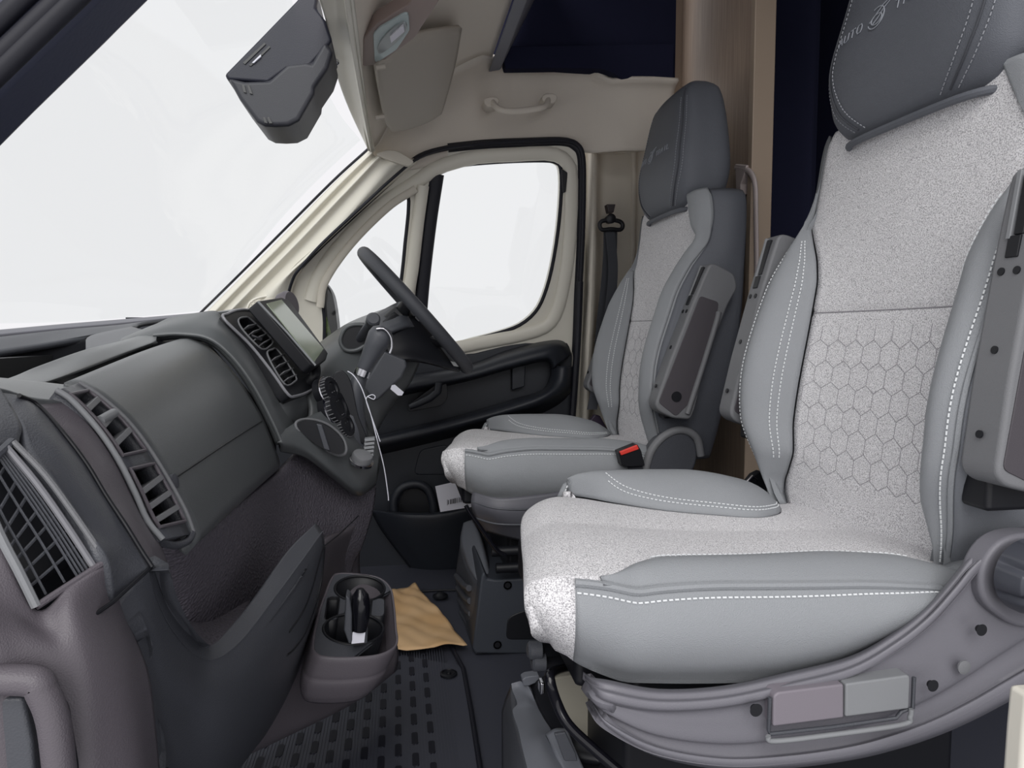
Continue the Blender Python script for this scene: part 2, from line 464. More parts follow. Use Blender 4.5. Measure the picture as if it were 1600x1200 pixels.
for i in range(9):
    for j in range(5):
        x = 394+i*4-j*1.2; y = 469+j*4+(6-i)*.5
        vv.append(lathem(W(x, y, Y=2.265), (0,-1,0), [(.0028, 0), (.0028, .004), (.001, .005)], 8))
obj('speaker_grille', *join(*vv), M_CRMW, tp, kind='stuff')
# ---- windscreen header, ceiling and headliner
cl = thing('ceiling', None, None, (.1, 1.4, 1.5), kind='structure')
def zc(x): return interp(((-.12,1.28),(-.062,1.305),(0,1.39),(.12,1.49),(.285,1.575),(.36,1.588),(.6,1.590),(.67,1.55),(1.0,1.55)), x)
def zd(x): return interp(((-.1,1.25),(-.055,1.262),(.06,1.275),(.16,1.315),(.26,1.34),(.5,1.36),(.64,1.35),(1.0,1.35)), x)
def side(x, t):
    h = zc(x)-zd(x)
    yo = interp(((0, 0), (.3, .01), (.55, .03), (.8, .07), (.93, .12), (1, .18)), t)*min(1, h/.2+.15)
    yo *= interp(((.25, 1), (.36, .35)), x)
    yb = interp(((-.1, 2.19), (.1, 2.235), (.6, 2.245), (.72, 2.20), (.8, 2.19), (1.0, 2.19)), x)
    z = zd(x)+h*interp(((0,0),(.3,.36),(.55,.64),(.8,.86),(.93,.96),(1,1)), t)
    return Vector((x, yb-yo, z))
vs, fs = grid(lambda u, v: side(-.065+u*.935, v), 60, 16)
obj('side_headliner', vs, fs, M_HEAD, cl, solid=.01)
def ceil(u, v):
    x = -.065+u*.35
    p = side(x, 1)
    y = p.y+(.55-p.y)*v
    k = min(1, v*4)*(1-u)
    return Vector((x-.02*k, y, p.z+.055*math.sin(math.pi*min(1, v*1.0))**.7*(1-u)))
vs, fs = grid(ceil, 20, 40)
obj('roof_lining', vs, fs, M_HEAD, cl, solid=.01)
# cream header beam along the top of the screen
hb = [[(500,0,1.25),(513,50,1.46),(524,110,1.64),(545,170,1.85),(574,232,2.14)],
      [(520,-10,1.25),(530,50,1.46),(540,110,1.64),(556,172,1.85),(577,236,2.13)],
      [(534,-10,1.23),(543,50,1.44),(553,110,1.62),(565,172,1.83),(579,237,2.11)],
      [(537,-10,1.22),(546,50,1.43),(556,110,1.61),(567,172,1.82),(580,238,2.10)],
      [(552,-10,1.25),(560,50,1.46),(567,110,1.64),(574,172,1.85),(583,238,2.13)]]
hb = [[(2*r[0][0]-r[1][0]-6, 2*r[0][1]-r[1][1], 1.0)]+r for r in hb]
patch('screen_header', pix(hb), M_CRM, cl, nu=24, nv=30)
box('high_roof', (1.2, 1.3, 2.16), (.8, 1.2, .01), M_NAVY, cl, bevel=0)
# overhead shelf recess in dark lining
sh = thing('overhead_locker', 'dark navy open overhead shelf above the driver with a grey front edge', 'shelf', (.6, 1.6, 1.6))
LY = W(765,112,Y=2.15)
zs, xs = 1.585, .285
back = .93
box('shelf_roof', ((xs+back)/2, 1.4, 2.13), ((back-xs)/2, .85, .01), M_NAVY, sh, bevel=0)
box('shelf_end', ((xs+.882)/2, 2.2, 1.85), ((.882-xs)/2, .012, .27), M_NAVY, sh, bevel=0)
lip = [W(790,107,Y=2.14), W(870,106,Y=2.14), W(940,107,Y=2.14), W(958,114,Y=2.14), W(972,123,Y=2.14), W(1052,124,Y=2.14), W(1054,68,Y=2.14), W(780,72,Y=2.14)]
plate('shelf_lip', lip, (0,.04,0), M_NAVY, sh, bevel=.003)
plate('front_edge', [W(763,113,Y=2.16), W(781,110,Y=2.16), W(840,-10,Y=2.16), W(840,-60,Y=2.16), W(820,-60,Y=2.16), W(808,18,Y=2.16)], (0,-1.5,0), mat('grey_edge_strip', (120,122,132), .5), sh, bevel=.004)
# windscreen
w1 = thing('window_1', None, None, (-.6, 1.4, 1.0), kind='structure')
base = [Vector((-.57,2.36,.845)), Vector((-.85,2.0,.80)), Vector((-1.0,1.45,.79)), Vector((-.85,.9,.80)), Vector((-.62,.55,.845))]
top = [Vector((-.1,2.19,1.345)), Vector((-.15,1.95,1.36)), Vector((-.18,1.45,1.365)), Vector((-.15,.95,1.36)), Vector((-.1,.7,1.345))]
def wsf(u, v): return cr(base, v).lerp(cr(top, v), u)+Vector((-.03,0,.03))*math.sin(math.pi*u)*.6
vs, fs = grid(wsf, 10, 24)
obj('windscreen_pane', vs, fs, gl, w1, solid=.005)
# near A pillar with the open door's rubber at the top left
t2 = thing('trim_2', None, None, (-.3, .5, 1.3), kind='structure')
M_NAV2 = mat('blue_black_trim', (52,56,74), .5, .1, 300)
plate('near_pillar', [W(a,b,Y=.50) for a,b in ((-560,440),(-60,-40),(330,-420),(470,-320),(146,-2),(120,24),(-2,142),(-420,560))], (0,.05,0), M_NAV2, t2, bevel=.008)
for p in (((-430,490),(60,30),(400,-300)), ((-440,450),(40,-6),(370,-330)), ((-430,530),(0,112),(420,-290))):
    tube('pillar_ridge', [W(a,b,Y=.498) for a,b in p], .006, M_RUBS, t2, n=8)

# footwell walls under the dash
fwl = thing('wall_front', None, None, (-.8, 1.4, .4), kind='structure')
box('bulkhead', (-.80, 1.45, .36), (.015, .92, .36), M_BLK, fwl, bevel=0)
box('footwell_side', (-.55, 2.37, .40), (.28, .012, .42), M_DOORP, fwl, bevel=0)
box('footwell_side', (.95, 2.37, .25), (.30, .012, .26), M_DOORP, fwl, bevel=0)
# door mirror outside the quarter window (it moves with the door)
mo = smooth_path([W(a,b,Y=2.50) for a,b in ((506,446),(512,446),(520,462),(525,490),(528,522),(530,560),(500,560),(500,500))], 30, True)
mh = plate('mirror_housing', mo, (0,.12,0), M_BLK, dr, bevel=.006)
plate('mirror_glass', [W(a,b,Y=2.496) for a,b in ((504,486),(508,488),(515,510),(519,530),(518,552),(503,552))], (0,.006,0), M_GRN, mh, bevel=.001)  # reflected foliage painted on the mirror glass as green colour
plate('mirror_arm', [W(a,b,Y=2.40) for a,b in ((498,540),(526,540),(526,575),(498,575))], (0,.14,0), M_BLK, dr, bevel=.004)
# ============================================================ the seats
def seat(cy, so, label, nb, ARM, hs):
    """cab seat facing -X; cy = its centre line, so = side (+1/-1 in Y) of the outboard side"""
    S = thing('cab_seat', label, 'seat', (.45, cy, .28), group='grey and white cab seats')
    P = lambda x, y, z: Vector((x, cy+y, z))
    # ---------------- cushion
    XF = ((-1,.136),(-.8,.144),(-.5,.156),(0,.175),(.5,.198),(.8,.232),(.93,.268),(1,.30))
    HW = ((.13,.236),(.2,.25),(.25,.254),(.5,.258),(.75,.24))
    ZC = ((.12,.500),(.18,.500),(.26,.496),(.36,.484),(.5,.474),(.75,.467))
    YB = ((.14,.255),(.285,.255),(.31,.23),(.35,.175),(.42,.12),(.5,.090),(.57,.070),(.62,.09),(.66,.16),(.69,.25))
    HB = ((.16,0),(.22,.010),(.28,.036),(.36,.060),(.5,.068),(.6,.052),(.68,.014),(.72,.0))
    XR = .74
    def edge(u, v):
        x0 = interp(XF, v); return x0+(XR-x0)*u
    def hwf(x): return interp(HW, x)
    YN = ((.14,.25),(.22,.248),(.265,.215),(.30,.195),(.4,.18),(.52,.162),(.6,.17),(.66,.21),(.70,.25))
    def yb(x, y=1): return min(interp(YB if y >= 0 else YN, x), hwf(x)-.002)
    def ctop(x, y):
        a = abs(y); b = yb(x, y); h = hwf(x)
        z = interp(ZC, x)-.042*y+.006*math.sin(math.pi*min(1, a/.25))
        hb = interp(HB, x)*(1 if y >= 0 else nb)
        if a > b:
            k = (a-b)/max(h-b, 1e-4)
            z += hb*math.sin(min(1, k*1.25)*math.pi/2)-.022*k**3*min(1, hb/.01)
        z -= .006*(a/h)**6
        return z
    def fab(u, v):
        uu = u**1.35; v = 2*v-1
        x = edge(uu, v)
        for _ in range(7):
            y = v*yb(x, v); x = x*.3+.7*edge(uu, max(-1, min(1, y/hwf(x))))
        x0 = interp(XF, max(-1, min(1, y/hwf(x))))
        z = ctop(x, y)-.022*max(0, 1-(x-x0)/.05)**2.2*(1-.75*min(1, abs(y)/.24)**5)
        return P(x, y, z)
    for sg in (-1, 1):
        def bol(u, k, sg=sg):
            xs = .215 if sg < 0 else .30
            x = xs+(.70-xs)*u
            b, h = yb(x, sg), hwf(x)
            a = b+(h-b)*k
            x2 = x
            return P(x2, sg*a, ctop(x, sg*a)-.006*min(1, max(0, 1-(x-interp(XF, sg*a/h))/.05))**2.2+.0025)
        vs, fs = grid(bol, 60, 14)
        obj('cushion_bolster', vs, fs, M_LEA, S, solid=.012)
        E = [bol(i/60, 0) for i in range(8, 57)]
        for off in (.010, .016):
            stitches('stitching', [bol(i/60, off/max(.03, hwf(.25+.45*i/60)-yb(.25+.45*i/60, sg)))+Vector((0,0,.0015)) for i in range(9, 52)], M_THR, S, step=.007, ln=.0042, r=.0008)
    # wall: path round the cushion from rear near side, over the front, to the far rear
    def rim(t):
        # t 0..1 : side -1 rear -> front -> side +1 rear
        if t < .4: x = .72-(.72-.17)*t/.4; v = -1
        elif t > .6: x = .30+(.72-.30)*(t-.6)/.4; v = 1
        else: v = -1+2*(t-.4)/.2; x = interp(XF, v*.98)
        if t < .4 or t > .6:
            y = v*hwf(x)
        else: y = v*hwf(x)
        x0 = interp(XF, max(-1, min(1, y/hwf(x))))
        z = ctop(x, y)-.022*max(0, 1-(x-x0)/.05)**2.2*(1-.75*min(1, abs(y)/.24)**5)
        return x, y, z
    ZB = ((.15,.418),(.2,.394),(.26,.372),(.41,.362),(.486,.372),(.567,.402),(.63,.452),(.70,.485))
    N = 240
    R0 = [rim(i/N) for i in range(N+1)]
    # smooth the rim
    for _ in range(3):
        R0 = [R0[0]]+[tuple((R0[i-1][k]+2*R0[i][k]+R0[i+1][k])/4 for k in range(3)) for i in range(1, N)]+[R0[-1]]
    for i in range(N+1):
        if 96 <= i <= 144:
            p = fab(0, (i-96)/48); R0[i] = (p.x, p.y-cy, p.z)
    Rn = []
    for i in range(N+1):
        a, b = R0[max(i-1,0)], R0[min(i+1,N)]
        t = Vector((b[0]-a[0], b[1]-a[1], 0)).normalized(); Rn.append(Vector((t.y*-1, t.x, 0))*-1)
    def wall(i, q):
        x, y, z = R0[i]; n = Rn[i]
        if n.dot(Vector((x-.45, y, 0))) < 0: n = -n
        zb = interp(ZB, x-(interp(XF, max(-1, min(1, y/hwf(x))))-.15)*max(0, 1-(x-.14)/.25))
        fr = max(0, -n.x)
        if fr > .5: q = max(0, q)
        o = (1-fr)*.016*math.sin(math.pi*min(1, q*1.15))+.004*(1-fr)*math.sin(math.pi/2*min(1,q*5))+.014*fr*math.sin(math.pi/2*min(1,q/.3))-.022*q**3*(1+fr*.6)
        o -= .076*fr*max(0, q)**1.3
        if q > .999: o -= .02
        return P(x, y, 0)+n*o+Vector((0,0,z-(z-zb)*q))
    def zone(name, i0, i1, mt):
        vs = [wall(i, j/16*1.03-.03) for i in range(i0, i1+1) for j in range(17)]
        _, fs = grid(lambda a, b: 0, i1-i0, 16)
        return obj(name, vs, fs, mt, S, solid=.01)
    c0, c1 = 96, 144
    zone('cushion_side', 0, c0-3, M_LEA); zone('cushion_side', c1, N, M_LEA)
    zone('cushion_corner', c0-3, c0, M_FAB)
    vs = [wall(96+j, q/14) for q in range(14, 0, -1) for j in range(49)]+[fab(i/70, j/48) for i in range(71) for j in range(49)]
    _, fs = grid(lambda a, b: 0, 84, 48)
    obj('cushion_fabric', vs, fs, M_FAB, S, solid=.010, sharp=85)
    for (i0, i1) in ((16, c0-3), (c1, N-16)):
        tube('piping', [wall(i, .0)+Vector((0,(-1 if i1 == c0-3 else 1)*.0015,.0)) for i in range(i0, i1+1)], .0048, M_LEA, S, seg=8)
        stitches('stitching', [wall(i, .085)+Vector((0,(-1 if i1 == c0-3 else 1)*.0015,0)) for i in range(i0, i1+1)], M_THR, S, step=.0068, ln=.0045, r=.0009)
        stitches('stitching', [R0p+Vector((0,(1 if i1 == c0-3 else -1)*.009,.0075)) for R0p in [P(*R0[i]) for i in range(i0, i1+1) if R0[i][0] > .26]], M_THR, S, step=.0068, ln=.0045, r=.0009)
    # ---------------- backrest
    XC = ((.46,.70),(.55,.704),(.62,.712),(.8,.738),(1.0,.757),(1.13,.768))
    BH = ((.46,.19),(.54,.228),(.65,.257),(.8,.262),(.93,.250),(1.02,.240),(1.07,.232),(1.10,.222),(1.13,.19))
    PR = ((.46,.03),(.54,.062),(.62,.092),(.7,.10),(.85,.075),(.95,.03),(1.0,.010),(1.06,0),(1.13,0))
    BB = ((.46,.20),(.50,.195),(.53,.18),(.565,.166),(.62,.172),(.75,.17),(.85,.168),(.91,.18),(.955,.205),(.985,.228),(1.0,.233),(1.04,.20),(1.13,.15))
    BBF = ((.46,.20),(.50,.195),(.53,.18),(.565,.166),(.62,.172),(.75,.17),(.85,.170),(.89,.182),(.93,.207),(.96,.232),(.98,.26))
    Z0, Z1 = .45, 1.125
    def bw(z): return interp(BH, z)
    def bb(z, s=-1):
        if s > 0: return min(interp(BBF, z), bw(z)-.002)
        return min(interp(BB, z), bw(z)-.004)
    def bx(z, a, s=-1):
        xc, p, h, b = interp(XC, z), interp(PR, z), bw(z), bb(z, s)
        if a <= b: x = xc-.22*p*(a/b)**2.2-.002*math.cos(a*14)
        else:
            k = (a-b)/(h-b)
            x = xc-.22*p-.78*p*math.sin(min(1, k*1.3)*math.pi/2)+.02*k**4
        x += .014*max(0, (a-.19)/.06)**2*(1 if z > .93 else 0)*min(1, max(0, (z-.93)/.05))
        return x
    crease_z = .806
    def bf(w, v):
        v = 2*v-1
        z = Z0+(Z1-Z0)*w
        d = .0035*math.exp(-((z-crease_z)/.003)**2)
        return P(bx(z, abs(v)*bb(z, v), v)+d, v*bb(z, v), z)
    vs, fs = grid(bf, 130, 30)
    obj('backrest_fabric', vs, fs, M_FAB, S, solid=.012)
    tube('crease_seam', [P(bx(crease_z, abs(v*bb(crease_z)))+.001, v*bb(crease_z), crease_z) for v in [i/12-1 for i in range(25)]], .0009, M_THRD, S, seg=6)
    # quilted hexagons: sunk thread lines on the lower backrest
    V = []; Fs = []
    sH = .0235; rowh = sH*1.5; colw = sH*math.sqrt(3)
    segs = set()
    for r in range(-1, 9):
        for c in range(-5, 6):
            yy = c*colw+(colw/2 if r % 2 else 0); zz = .56+r*rowh
            q = [(yy+sH*math.sin(math.pi/3*k), zz+sH*math.cos(math.pi/3*k)) for k in range(6)]
            for k in range(6):
                a, b = q[k], q[(k+1) % 6]
                key = tuple(sorted(((round(a[0],3), round(a[1],3)), (round(b[0],3), round(b[1],3)))))
                mz = (a[1]+b[1])/2
                if all(abs(p[0]) < bb(p[1])-.006 and .535 < p[1] < .785 for p in (a, b)): segs.add(key)
    for k, (a, b) in enumerate(sorted(segs)):
        L = [P(bx(a[1]+(b[1]-a[1])*t, abs(a[0]+(b[0]-a[0])*t))-.0002, a[0]+(b[0]-a[0])*t, a[1]+(b[1]-a[1])*t) for t in (0,.33,.66,1)]
        v, f = tubem(L, .0005, 4)
        o = len(V); V += v; Fs += [tuple(i+o for i in q) for q in f]
    obj('quilting', V, Fs, M_THRD, S, kind='stuff')
    for sg in (-1, 1):
        def bo(w, k, sg=sg):
            z = Z0+.01+(Z1-Z0-.02)*w
            a = bb(z, sg)+(bw(z)-bb(z, sg))*k
            return P(bx(z, a, sg)-.003*min(1, max(0, (1.0-z)/.08) if sg > 0 else 1), sg*a, z)
        vs, fs = grid(bo, 100, 20)
        obj('backrest_bolster', vs, fs, M_LEA, S, solid=.012)
        def sd(w, k, sg=sg):
            z = Z0+.01+(Z1-Z0-.02)*w
            h = bw(z); x0 = bx(z, h); xc = interp(XC, z)
            xb = xc+.135
            if k < .6:
                t = k/.6
                return P(x0+(xb-.03-x0)*t, sg*(h+.012*math.sin(math.pi*t)), z)
            t = (k-.6)/.4
            return P(xb-.03+.03*math.sin(t*math.pi/2), sg*h*(1-t)**.7 if t < 1 else 0, z)
        vs, fs = grid(sd, 60, 26)
        obj('backrest_side', vs, fs, M_LEAS if so < 0 else M_LEAD, S, solid=.008)  # far seat's sides take darker leather to paint in the weaker light
        tube('piping', [bo(i/100, 1)+Vector((0, sg*.001, 0)) for i in range(0, 101)], .0035, M_LEA, S, seg=8)
        for kk, lo_ in ((.92, 4), (.14, 14), (.22, 14)):
            stitches('stitching', [bo(i/100, kk)+Vector((-.0025, 0, 0)) for i in range(lo_, 74 if kk < .5 else 82)], M_THR, S, step=.007, ln=.0045, r=.0009)
        stitches('stitching', [sd(i/60, .05)+Vector((-.001, sg*.002, 0)) for i in range(14, 49)], M_THR, S, step=.007, ln=.0045, r=.0009)
    # ---------------- headrest block
    ZT = 1.44
    HH = ((1.085,.10),(1.10,.145),(1.14,.170),(1.20,.176),(1.28,.162),(1.36,.138),(1.395,.12),(1.415,.10),(1.425,.07))
    HX = ((1.085,.765),(1.10,.745),(1.15,.728),(1.2,.724),(1.3,.74),(1.38,.755),(1.41,.775),(1.425,.80))
    HBK = ((1.085,.80),(1.10,.86),(1.2,.885),(1.35,.878),(1.4,.87),(1.425,.83))
    def hx(t, k):
        z = 1.085+(1.425-1.085)*t; h = interp(HH, z)*hs; xf, xk = interp(HX, z), interp(HBK, z)
        zl = z+ (.0 if z > 1.2 else 0)
        # superellipse loop in plan
        an = 2*math.pi*k; c, s = math.cos(an), math.sin(an)
        ex = 4.2
        r = (abs(c)**ex+abs(s)**ex)**(-1/ex)
        xm, xr = (xf+xk)/2, (xk-xf)/2
        low = (1-t)**2*.03*(abs(s*r)**2)
        return P(xm-c*r*xr, s*r*h, z-low*0)
    vs, fs = grid(hx, 44, 72)
    nn = 73
    fs.append(tuple(range(72))); fs.append(tuple(reversed([44*nn+i for i in range(72)])))
    obj('headrest', vs, fs, M_LEAD, S)
    for sg in (-1, 1):
        kf = lambda i: (.125-.045*max(0, 1-i/16)**1.5) if sg > 0 else (.875+.045*max(0, 1-i/16)**1.5)
        L = [hx(i/44, kf(i))+Vector((-.001, sg*.001, 0)) for i in range(2, 41)]
        tube('headrest_seam', L, .0018, mat('seam_shadow', (70,72,78), .7), S, seg=6)
        stitches('stitching', [hx(i/44, kf(i)-.012*sg)+Vector((-.0012, 0, 0)) for i in range(2, 38)], mat('dim_thread', (150,152,158), .8), S, step=.007, ln=.0042, r=.0007)
        stitches('stitching', [hx(i/44, kf(i)+.012*sg)+Vector((-.0005, sg*.001, 0)) for i in range(2, 38)], mat('dim_thread', (150,152,158), .8), S, step=.007, ln=.0042, r=.0007)
    tube('headrest_base_trim', [hx(.035, k/60)+Vector((-.002,0,-.012)) for k in range(-16, 17)], .006, M_LEAD, S, seg=8)
    # stitched lettering and swirl across the headrest
    def word(txt, y_from, y_to, z, hgt):
        n = len(txt); G = {'A':[((0,0),(.5,1),(1,0)),((.22,.4),(.78,.4))],'U':[((0,1),(0,.15),(.25,0),(.75,0),(1,.15),(1,1))],'T':[((0,1),(1,1)),((.5,1),(.5,0))],
            'O':[((.2,0),(0,.3),(0,.7),(.2,1),(.8,1),(1,.7),(1,.3),(.8,0),(.2,0))],'R':[((0,0),(0,1),(.8,1),(1,.8),(.8,.5),(0,.5)),((.5,.5),(1,0))],'I':[((.5,0),(.5,1))],'L':[((0,1),(0,0),(1,0))]}
        ms = []
        for i, ch in enumerate(txt):
            w = (y_to-y_from)/n
            for st in G[ch]:
                L = []
                for a, b in st:
                    yy = y_from+w*(i+.12+.68*a); zz = z+hgt*b
                    L.append((yy, zz))
                ms.append(tubem([hpt(a, b) for a, b in L], .0008, 6))
        return ms
    def hpt(y, z):
        xf, xk, h = interp(HX, z), interp(HBK, z), interp(HH, z)*hs
        c = (1-min(.999, abs(y)/h)**4.2)**(1/4.2)
        return P((xf+xk)/2-c*(xk-xf)/2-.0012, y, z)
    zl = 1.245
    ms = word('AUTO', .142, .070, zl, .013)+word('TRAIL', .0, -.095, zl, .013)
    sw = [[(.030*math.cos(a)*.6+.006, zl+.007+.016*math.sin(a)) for a in [math.pi*(.35+1.5*i/20) for i in range(21)]],
          [(.012*math.cos(a)+.004, zl+.004+.008*math.sin(a)) for a in [math.pi*(2*i/16) for i in range(17)]],
          [(.02, zl+.004),(.008, zl+.012),(-.006, zl+.022),(-.028, zl+.028)],
          [(.012, zl-.002),(0, zl+.006),(-.010, zl+.016),(-.022, zl+.022)]]
    ms += [tubem([hpt(p[0]+.034, p[1]) for p in L], .0009, 6) for L in sw]
    obj('embroidered_lettering', *join(*ms), mat('silver_thread', (158,162,170), .6), S, kind='stuff')
    # ---------------- armrests folded up
    for sg in (-1, 1):
        out = sg*.295
        q_ = ARM[sg]; a = P(q_[0], out, q_[1]); b = P(q_[2], out, q_[3])
        ax = (b-a).normalized(); fx = Vector((0,1,0)).cross(ax).normalized()
        if fx.x < 0: fx = -fx
        L = (b-a).length; wd_ = .026
        def q(s, d, y): return a+ax*(L*s)+fx*d+Vector((0, y, 0))
        prof = [(-.045,.055),(-.035,.018),(0,.004),(.3,0),(.7,0),(.9,.002),(1.0,.004),(1.02,.018),(1.01,.07),(.93,.09),(.8,.083),(.4,.083),(.08,.10),(-.01,.10)]
        out_ = rounded([q(s, d, -wd_) for s, d in prof], .012)
        ar = plate('armrest', out_, (0, 2*wd_, 0), M_MID, S, bevel=.006)
        fl_ = -1   # face towards the camera carries the recess
        y_ = -wd_
        inner = rounded([q(s, d, y_-.0015) for s, d in ((.02,.010),(.78,.010),(.79,.058),(.70,.066),(.1,.082),(-.025,.062))], .008)
        plate('armrest_panel', inner, (0, .004, 0), mat('armrest_inner', (74,70,75), .5, .15, 900), ar, bevel=.001)
        tube('armrest_rib', [q(s, d, y_-.002) for s, d in ((.02,.085),(.35,.078),(.65,.070),(.73,.066))], .0065, M_MID, ar, n=16)
        lathe('pivot_hole', q(.10, .045, y_-.004), (0,1,0), [(.012,0),(.012,.004)], M_BLK, ar, seg=16)
        # front edge: release slot and screws
        obj('release_slot', *boxm(q(.88, .0015, -.004), ax*.034, fx*.003, (0,.006,0)), M_BLK, ar, bevel=.001)
        obj('slot_rim', *boxm(q(.88, .0015, .008), ax*.038, fx*.004, (0,.003,0)), M_MIDL, ar, bevel=.001)
        obj('hinge_clip', *boxm(q(.74, .001, 0), ax*.012, fx*.003, (0,.008,0)), M_BLK, ar, bevel=.001)
        for s, y in ((.66,-.010),(.66,.010),(.40,.0),(.12,0)):
            lathe('screw_hole', q(s, .0005, y), -fx, [(.0045,0),(.0045,.002)], M_BLK, ar, seg=12)
        obj('armrest_bracket', *boxm(P(.68, sg*.27, .60), (.03,0,0), (0,.02,0), (0,0,.03)), M_BLK, S, bevel=.006)
    return S, P
pas, PP = seat(.97, -1, 'nearer grey leather and white fabric cab seat with a ribbed adjuster knob', .42, {1: (.615,.62,.705,.955), -1: (.625,.62,.675,.95)}, 1.09)
drv, DP_ = seat(1.85, 1, 'farther grey and white cab seat beside the steering wheel and door', .6, {1: (.612,.61,.738,.93), -1: (.612,.61,.738,.93)}, .98)
drv.location.x -= .035
ROOT[drv.name] = Vector(drv.location)
# ============================================================ dashboard
da = thing('dashboard', 'charcoal moulded dashboard with glovebox lid, vents and open lower pocket', 'dashboard', (-.3, 1.4, 0))
# windscreen ledge and bin (world metres, profile swept along Y)
def strip(name, prof, mt, y0=.55, y1=2.34, bend=.16, par=da, solid=.01, nv=30, zb=0):
    """profile [(x, z)] swept along Y, bowed forward in the middle"""
    def fn(u, v):
        p = cr([Vector((a, 0, b)) for a, b in prof], u)
        y = y0+(y1-y0)*v
        k = math.sin(math.pi*(y-.45)/2.0)
        return Vector((p.x-bend*k, y, p.z-zb*k))
    vs, fs = grid(fn, (len(prof)-1)*4, nv)
    return obj(name, vs, fs, mt, par, solid=solid)
LG = [[(-60,520,1.74),(0,515,1.81),(100,506,1.95),(200,498,2.1),(330,487,2.33)],
      [(-60,530,1.70),(0,523,1.77),(100,513,1.90),(200,504,2.05),(325,490,2.28)]]
patch('windscreen_ledge', pix(LG), mat('pale_ledge', (110,110,118), .45), da, nu=4, nv=24)
LG2 = [[(-60,533,1.69),(0,526,1.76),(100,515,1.89),(200,506,2.03),(320,491,2.26)],
       [(-60,540,1.66),(0,531,1.73),(90,521,1.85),(150,513,1.93),(230,502,2.05)],
       [(-60,560,1.60),(0,550,1.66),(60,540,1.74),(142,525,1.85),(210,510,1.95)]]
patch('ledge_step', pix(LG2), M_DARK, da, nu=8, nv=24)
patch('bin_wall', pix([[(-80,560,1.62),(0,548,1.68),(60,538,1.76),(160,520,1.87)],[(-80,680,1.60),(0,640,1.66),(60,600,1.74),(160,560,1.85)]]), M_BLK, da, nu=4, nv=12)
patch('bin_cheek', pix([[(134,546,1.25),(142,524,1.60),(205,510,1.85)],[(160,560,1.2),(190,540,1.3),(240,520,1.5)]]), M_DARK, da, nu=4, nv=10)
# passenger top pad in front of the bin
pad = pix([[(-60,612,.74),(16,590,.80),(60,572,.88),(134,546,1.02),(187,533,1.2),(240,518,1.38)],
           [(-60,612,.72),(24,594,.77),(66,580,.86),(134,556,.98),(190,537,1.14),(245,522,1.32)],
           [(-40,618,.70),(40,600,.745),(74,593,.80),(130,573,.93),(188,551,1.08),(244,531,1.22)],
           [(-20,640,.70),(44,606,.74),(78,598,.80),(133,578,.93),(191,556,1.08),(247,536,1.22)]])
patch('top_pad', pad, M_DASH, da, nu=18, nv=30, solid=.006)
patch('lid_gap', pix([[(60,594,.83),(130,574,.98),(190,552,1.14),(262,526,1.32)],[(104,612,.80),(150,596,.98),(210,572,1.16),(290,540,1.34)]]), M_BLK, da, solid=.004)
# body of the dash behind its panels
core = [[W(a,b,Y=.66)+Vector((-.045,0,-.03)) for a,b in ((84,612),(109,629),(180,719),(240,846),(262,905))]]
core.append([W(a,b,Y=1.285)+Vector((-.045,0,-.03)) for a,b in ((262,530),(330,540),(396,603),(440,692),(420,760))])
core.append([W(a,b,Y=1.40)+Vector((-.045,0,-.03)) for a,b in ((300,505),(350,500),(405,560),(462,640),(470,720))])
patch('dash_core', core, M_BLK, da, nu=14, nv=20, solid=.01)
# glovebox lid
far = [(282,529),(300,530),(330,545),(368,585),(395,625),(413,657),(430,700),(437,727),(422,745),(400,758)]
near = [(100,598),(116,602),(150,621),(195,659),(232,707),(262,756),(285,797),(298,827),(304,850),(290,868)]
mid = [(a*.52+c*.48, b*.52+d*.48-3.5*math.sin(math.pi*i/9)) for i, ((a, b), (c, d)) in enumerate(zip(far, near))]
rows = [[W(*n_, Y=.73), W(*[n_[0]*.0+x for x in W_], Y=.96) if False else None, W(*f_, Y=1.275)] for n_, f_, W_ in zip(near, far, mid)]
rows = [[r[0], r[0].lerp(r[2], .5)+Vector((.004, 0, .004)), r[2]] for r in rows]
patch('glovebox_lid', rows, M_DASH, da, nu=54, nv=20, label='smooth curved charcoal glovebox lid')
def onlid(u, v): return cr([cr(r, v) for r in rows], u)
g = [onlid(.555+.004*math.sin(i), i/20)+Vector((.0012, 0, 0)) for i in range(21)]
tube('lid_crease', [onlid(.553, i/20)+Vector((.0006,0,.0006)) for i in range(1, 20)], .0012, M_BLK, da)
lathe('lid_lock', onlid(.56, .03)+Vector((0,0,0)), (1,-.1,.2), [(.008,-.002),(.008,.002),(.004,.003)], M_DARK, da, seg=16)
# hood over the centre vents
L = [(187,534),(240,524),(281,522),(326,529),(362,557),(396,603),(426,660),(440,692)]
C = [(215,520),(262,508),(304,505),(342,514),(376,550),(410,600),(440,658),(452,690)]
R = [(262,497),(305,489),(338,486),(352,500),(388,545),(422,598),(450,640),(462,668)]
patch('vent_hood', [[W(*l, Y=1.285) for l in L], [W(*c, Y=1.315) for c in C], [W(*r, Y=1.38) for r in R]], M_DASH, da, nu=16, nv=42)
tube('hood_edge', [W(*l, Y=1.28) for l in L[1:]], .0035, M_DASH, da, n=40, seg=8)
tp_ = pix([[(190,528,1.32),(262,500,1.5),(330,488,1.7),(372,482,1.8)],
           [(187,534,1.285),(262,504,1.42),(340,488,1.5),(400,484,1.56)]])
patch('upper_pad', tp_, M_DASH, da, nu=4, nv=16)
# centre vent bezel and its louvres
bz = [(350,498),(356,490),(374,484),(396,486),(420,498),(446,530),(470,565),(492,600),(484,611),(462,619),(450,616),(424,580),(392,540)]
BP, BK = Vector((0,0,0)), 0
